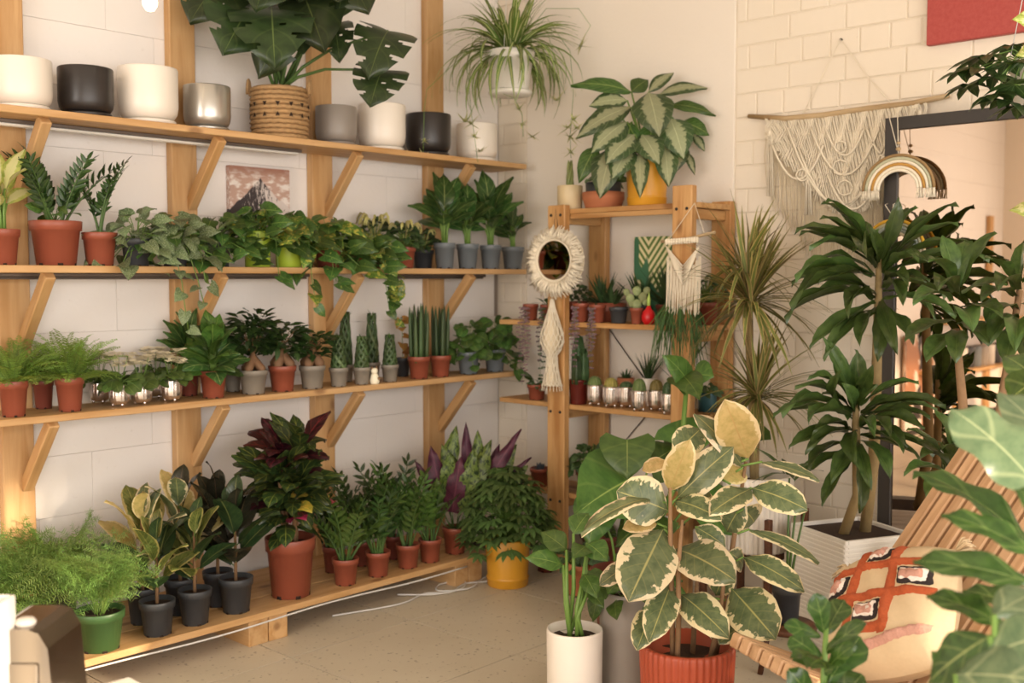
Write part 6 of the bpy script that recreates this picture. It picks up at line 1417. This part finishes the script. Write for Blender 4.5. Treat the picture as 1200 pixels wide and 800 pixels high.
# ------------------------------------------------------------------ foreground right: fiddle leaf fig and companions
PF = Vector((1.66, .36, 0)); e = potted('fiddle_leaf_fig', 'fiddle leaf fig with large veined leaves beside the stick chair', PF, .12, .24, 'straight', 'grey_pot')
part('trunk', MB().tube([(0, 0, .2), (.02, .0, .5), (.0, .02, .85), (.0, .0, 1.2)], [.014, .013, .010, .006], 9), 'bark', e); DF = 1.62
fl_ = {'l_fid': unit_leaf('fiddle', 'l_fid', .5, .14, .03, 0, 12, 6), 'l_fid_p': unit_leaf('round', 'l_fid_p', .5, .14, .035, .06, 18, 8)}; fo_ = unit_leaf('oblong', 'l_fid', .6, .2, .03, 0, 12, 6)
for bx_, by_, tx_, ty_, w, d0, dd, m, nz in ((1218, 574, 1116, 478, 100, 1.45, .06, 'l_fid_p', (-.1, -.2, .7)), (1262, 560, 1172, 458, 70, 1.5, .08, 'l_fid_p', (0, 0, .5)), (1215, 645, 1072, 548, 52, 1.6, .12, 'l_fid', (0, 0, 1.4)), (1220, 655, 1104, 600, 38, 1.4, .05, 'l_fid', (0, 0, .5)), (1215, 685, 1070, 655, 42, 1.38, .05, 'l_fid', (0, 0, .5)),
        (1245, 630, 1192, 572, 50, 1.3, 0, 'l_fid', (0, 0, .6)), (1180, 735, 1086, 695, 42, 1.4, .05, 'l_fid', (0, 0, .8)), (1205, 718, 1128, 690, 40, 1.5, .05, 'l_fid', (0, 0, 1)), (1260, 500, 1185, 505, 70, 1.7, .05, 'l_fid', (0, 0, 1)), (1240, 430, 1180, 470, 60, 1.75, .05, 'l_fid', (0, 0, 1)), (1240, 470, 1178, 415, 60, 1.8, .05, 'l_fid', (0, 0, 1)), (1300, 480, 1330, 380, 90, 1.6, 0, 'l_fid', (0, 0, .6)), (1300, 600, 1380, 560, 90, 1.5, 0, 'l_fid', (0, 0, .6))):
    A_, B_ = PD(bx_, by_, d0), PD(tx_, ty_, d0 + dd); lay(e, fl_[m] if m == 'l_fid_p' else (fo_ if w < 53 else fl_[m]), A_, B_, CAMV(A_) * .9 + Vector(nz) + Vector((.35, -.75, .15)), w * d0 / F)
    o = Vector((0, .0, min(max(A_.z - .04, .35), 1.18))); part('petiole', MB().tube([o, o.lerp(A_ - PF, .5) + Vector((0, 0, .02)), A_ - PF], [.006, .005, .0035], 6), 'stem', e)
PD2 = PD(1185, 930, 1.35); PD2.z = 0
e = potted('calathea_plant', 'broad grey green calathea leaves below the fiddle leaf fig', PD2, .10, .22, 'straight', 'white_pot')
cal = unit_leaf('ovate', 'l_fid_p', .5, .12, .02, 0, 10, 6); cal2 = unit_leaf('ovate', 'l_dieff', .5, .12, .02, 0, 10, 6)
for bx_, by_, tx_, ty_, w, dd, q in ((1150, 770, 1260, 735, 70, -.05, 0), (1120, 790, 1240, 800, 80, -.08, 0), (1160, 745, 1085, 800, 60, .05, 1), (1150, 800, 1090, 760, 50, .1, 1), (1165, 720, 1230, 690, 50, .08, 0), (1160, 850, 1060, 840, 60, 0, 1)):
    A_, B_ = PD(bx_, by_, 1.32), PD(tx_, ty_, 1.32 + dd); lay(e, cal2 if q else cal, A_, B_, CAMV(A_) + Vector((0, 0, .7)), w * 1.32 / F); part('petiole', MB().tube([(0, 0, .18), (A_ - PD2) * .5 + Vector((0, 0, .12)), A_ - PD2], .004, 6), 'stem', e)
PG = PD(965, 1010, 1.72); PG.z = 0
e = potted('young_fiddle_leaf', 'young fiddle leaf plant with upright bright leaves before the chair', PG, .085, .18, 'straight', 'terra_clay')
part('trunk', MB().tube([(0, 0, .15), PD(965, 800, 1.72) - PG, PD(968, 735, 1.72) - PG], [.008, .006, .004], 7), 'stem', e)
for bx_, by_, tx_, ty_, w, dd in ((966, 742, 956, 696, 28, -.02), (968, 742, 990, 702, 30, .03), (962, 745, 920, 732, 22, -.02), (962, 770, 925, 745, 30, .04), (966, 765, 1012, 728, 22, -.05), (966, 775, 950, 778, 34, -.1), (970, 800, 1008, 745, 44, .02), (965, 790, 1000, 755, 24, -.08), (958, 830, 925, 785, 34, -.02), (970, 840, 1010, 790, 40, -.02), (962, 775, 930, 770, 26, -.06), (968, 800, 985, 820, 50, -.1)):
    A_, B_ = PD(bx_, by_, 1.72), PD(tx_, ty_, 1.72 + dd); lay(e, unit_leaf('fiddle', 'l_fid', .5, .16, .02, 0, 10, 4), A_, B_, CAMV(A_) + Vector((0, 0, .5)), w * 1.72 / F)

# ------------------------------------------------------------------ foreground left: counter, planter box, steel appliance
tb = Vector((.50, 1.02, 0)); PX = PD(5, 770, 1.45); PX2 = PD(52, 780, 1.75)
zc_ = .56
e = thing('low_side_table', 'white low table holding the steel dispenser at the room side', 'table', (.62, 1.38, 0))
part('table_top', MB().box(-.32, .20, -.30, .22, zc_ - .025, zc_, .003), 'white_pl', e, False)
for sx, sy in ((-.29, -.27), (-.29, .19), (.17, -.27), (.17, .19)): part('leg', MB().box(sx - .018, sx + .018, sy - .018, sy + .018, 0, zc_ - .0255, .002), 'white_pl', e, False)
def rim_box(L, W_, Hh, t): return MB().box(-L, L, -W_, -W_ + t, 0, Hh, .003).box(-L, L, W_ - t, W_, 0, Hh, .003).box(-L, -L + t, -W_ + t, W_ - t, 0, Hh, .003).box(L - t, L, -W_ + t, W_ - t, 0, Hh, .003)
pb = PD(-42, 740, 1.52); e = thing('white_box_planter', 'white box planter filled with bark chips beside steel dispenser', 'planter', (pb.x, pb.y, zc_), rz=YAW)
part('box', rim_box(.06, .047, .175, .005), 'white_pl', e, False); part('soil', MB().box(-.0549, .0549, -.0419, .0419, .0, .155), 'soil', e, False)
ch = MB()
for k in range(60): T = Matrix.Translation((U(-.048, .048), U(-.036, .036), .156)) @ Matrix.Rotation(U(0, 3), 4, 'Z') @ Matrix.Rotation(U(-.5, .5), 4, 'X'); ch.box(-.008, .008, -.005, .005, -.002, .004, T=T)
o = part('bark_chip', ch, 'bark', e, False); o['kind'] = 'stuff'
sb = PD(47, 770, 1.62); e = thing('steel_dispenser', 'brushed steel dispenser with white knob on low table', 'appliance', (sb.x, sb.y, zc_), rz=YAW - pi / 2)
# local x = picture right, local y = away
ztop = PD(50, 722, 1.62).z - zc_
prf = [(-.045, 0), (-.045, ztop * .97), (-.035, ztop), (.01, ztop * 1.0), (.025, ztop * .96), (.038, ztop * .78), (.046, 0)]
n_ = len(prf); vs = [(x, -.06, z) for x, z in prf] + [(x, .06, z) for x, z in prf]
part('body', MB().add(vs, [tuple(range(n_))[::-1], tuple(range(n_, 2 * n_))] + [(k, (k + 1) % n_, n_ + (k + 1) % n_, n_ + k) for k in range(n_)]), 'steel', e, False)
part('front_panel', MB().box(-.032, .024, -.0645, -.0602, .0, ztop * .62, .002), 'steel', e, False)
part('knob', MB().lathe([(0, 0), (.014, 0), (.015, .005), (.011, .010), (0, .011)], 20, T=Matrix.Translation((-.004, -.035, ztop))), 'white_pot', e)

# ------------------------------------------------------------------ hanging bulb, cables, mirror-side furnishings
pb = PD(176, 14, 3.15); e = thing('hanging_bulb', 'small lit glass bulb hanging from the ceiling by the shelves', 'light bulb', (pb.x, pb.y, pb.z))
t = NT('lit bulb glass'); em = t.n('ShaderNodeEmission'); em.inputs[0].default_value = (1, .82, .55, 1); em.inputs[1].default_value = 5.0; t.l(em.outputs[0], t.out.inputs[0]); M['bulb'] = t.m
part('glass_bulb', MB().lathe([(0, 0), (.012, .004), (.021, .018), (.022, .030), (.016, .046), (.012, .06), (0, .062)], 20), 'bulb', e)
part('socket', MB().lathe([(0, .0625), (.014, .0625), (.015, .08), (.012, .10), (0, .105)], 16), 'frame_black', e); part('cord', MB().tube([(0, 0, .10), (0, 0, ZC - pb.z - .002)], .003, 6), 'white_cable', e)
for k, (lb, pts) in enumerate((('white power cable running along the platform front edge', [(.9, 2.941), (1.4, 2.94), (1.7, 2.942), (2.0, 2.939), (2.3, 2.942), (2.6, 2.94), (2.95, 2.941)]), ('second white cable looped loosely under the platform end', [(2.3, 3.0), (2.55, 2.93), (2.7, 2.96), (2.78, 2.90), (2.9, 2.94), (3.0, 2.90), (3.1, 3.0), (3.2, 3.1)]), ('thin white cable coiled on floor near the yellow pot', [(2.62, 3.02), (2.72, 2.92), (2.84, 2.9), (2.92, 2.97), (2.82, 3.0), (2.76, 2.94), (2.86, 2.88), (2.98, 2.93), (3.12, 2.98)]))):
    cv = []; m_ = len(pts)
    for i in range(m_ - 1):                              # Catmull-Rom through the laid-out points
        p0, p1, p2, p3 = (Vector((*pts[min(max(i + q, 0), m_ - 1)], 0)) for q in (-1, 0, 1, 2))
        for q in range(6):
            t_ = q / 6; c_ = (p1 * 2 + (p2 - p0) * t_ + (p0 * 2 - p1 * 5 + p2 * 4 - p3) * t_ ** 2 + (p1 * 3 - p0 - p2 * 3 + p3) * t_ ** 3) * .5
            c_.z = .074 + .005 * sin(i * 2.1 + t_ * 2) if k == 0 else .004 + .002 * k; cv.append(c_)
    o = part('power_cord', MB().tube(cv, .003, 6), 'white_cable', None); tag(o, lb, 'cable')
# things across the room that the mirror shows
e = thing('low_shelf', 'low wooden shelf seen only in the floor mirror', 'shelf', (-2.4, 3.3, 0))
part('shelf_board', MB().box(-.85, 1.0, -.14, .14, .43, .455, .002), 'pine_x', e, False); part('shelf_board', MB().box(-.85, 1.0, -.14, .14, .83, .855, .002), 'pine_x', e, False)
for x in (-.6, .1, .85): part('post', MB().box(x - .045, x + .045, .105, .14, 0, 1.75 if x < 0 else .83, .002), 'pine_z', e, False)
for k in range(9):
    x = -3.05 + k * .16; mt = ('grey_pot', 'nurs_grey', 'nurs_dark', 'white_pot')[k % 4]; e = thing('cylinder_pot', '%s cylinder pot, %s along the mirrored low shelf' % (('grey', 'slate', 'charcoal', 'white')[k % 4], 'first second third fourth fifth sixth seventh eighth ninth'.split()[k]), 'pot', (x, 3.27, .455), 'reflected cylinder pots'); obj('pot', potmesh('straight', .06, .17, mt), e)
e = thing('patch_print', 'brown and white patterned print leaning by the wall across the room', 'picture', (-1.45, 3.40, .002)); part('canvas', MB().box(-.30, .30, -.01, .015, 0, .75, .002), 'patchprint', e, False); part('stretcher', MB().box(-.29, .29, .0152, .022, .01, .74), 'pine_x', e, False)
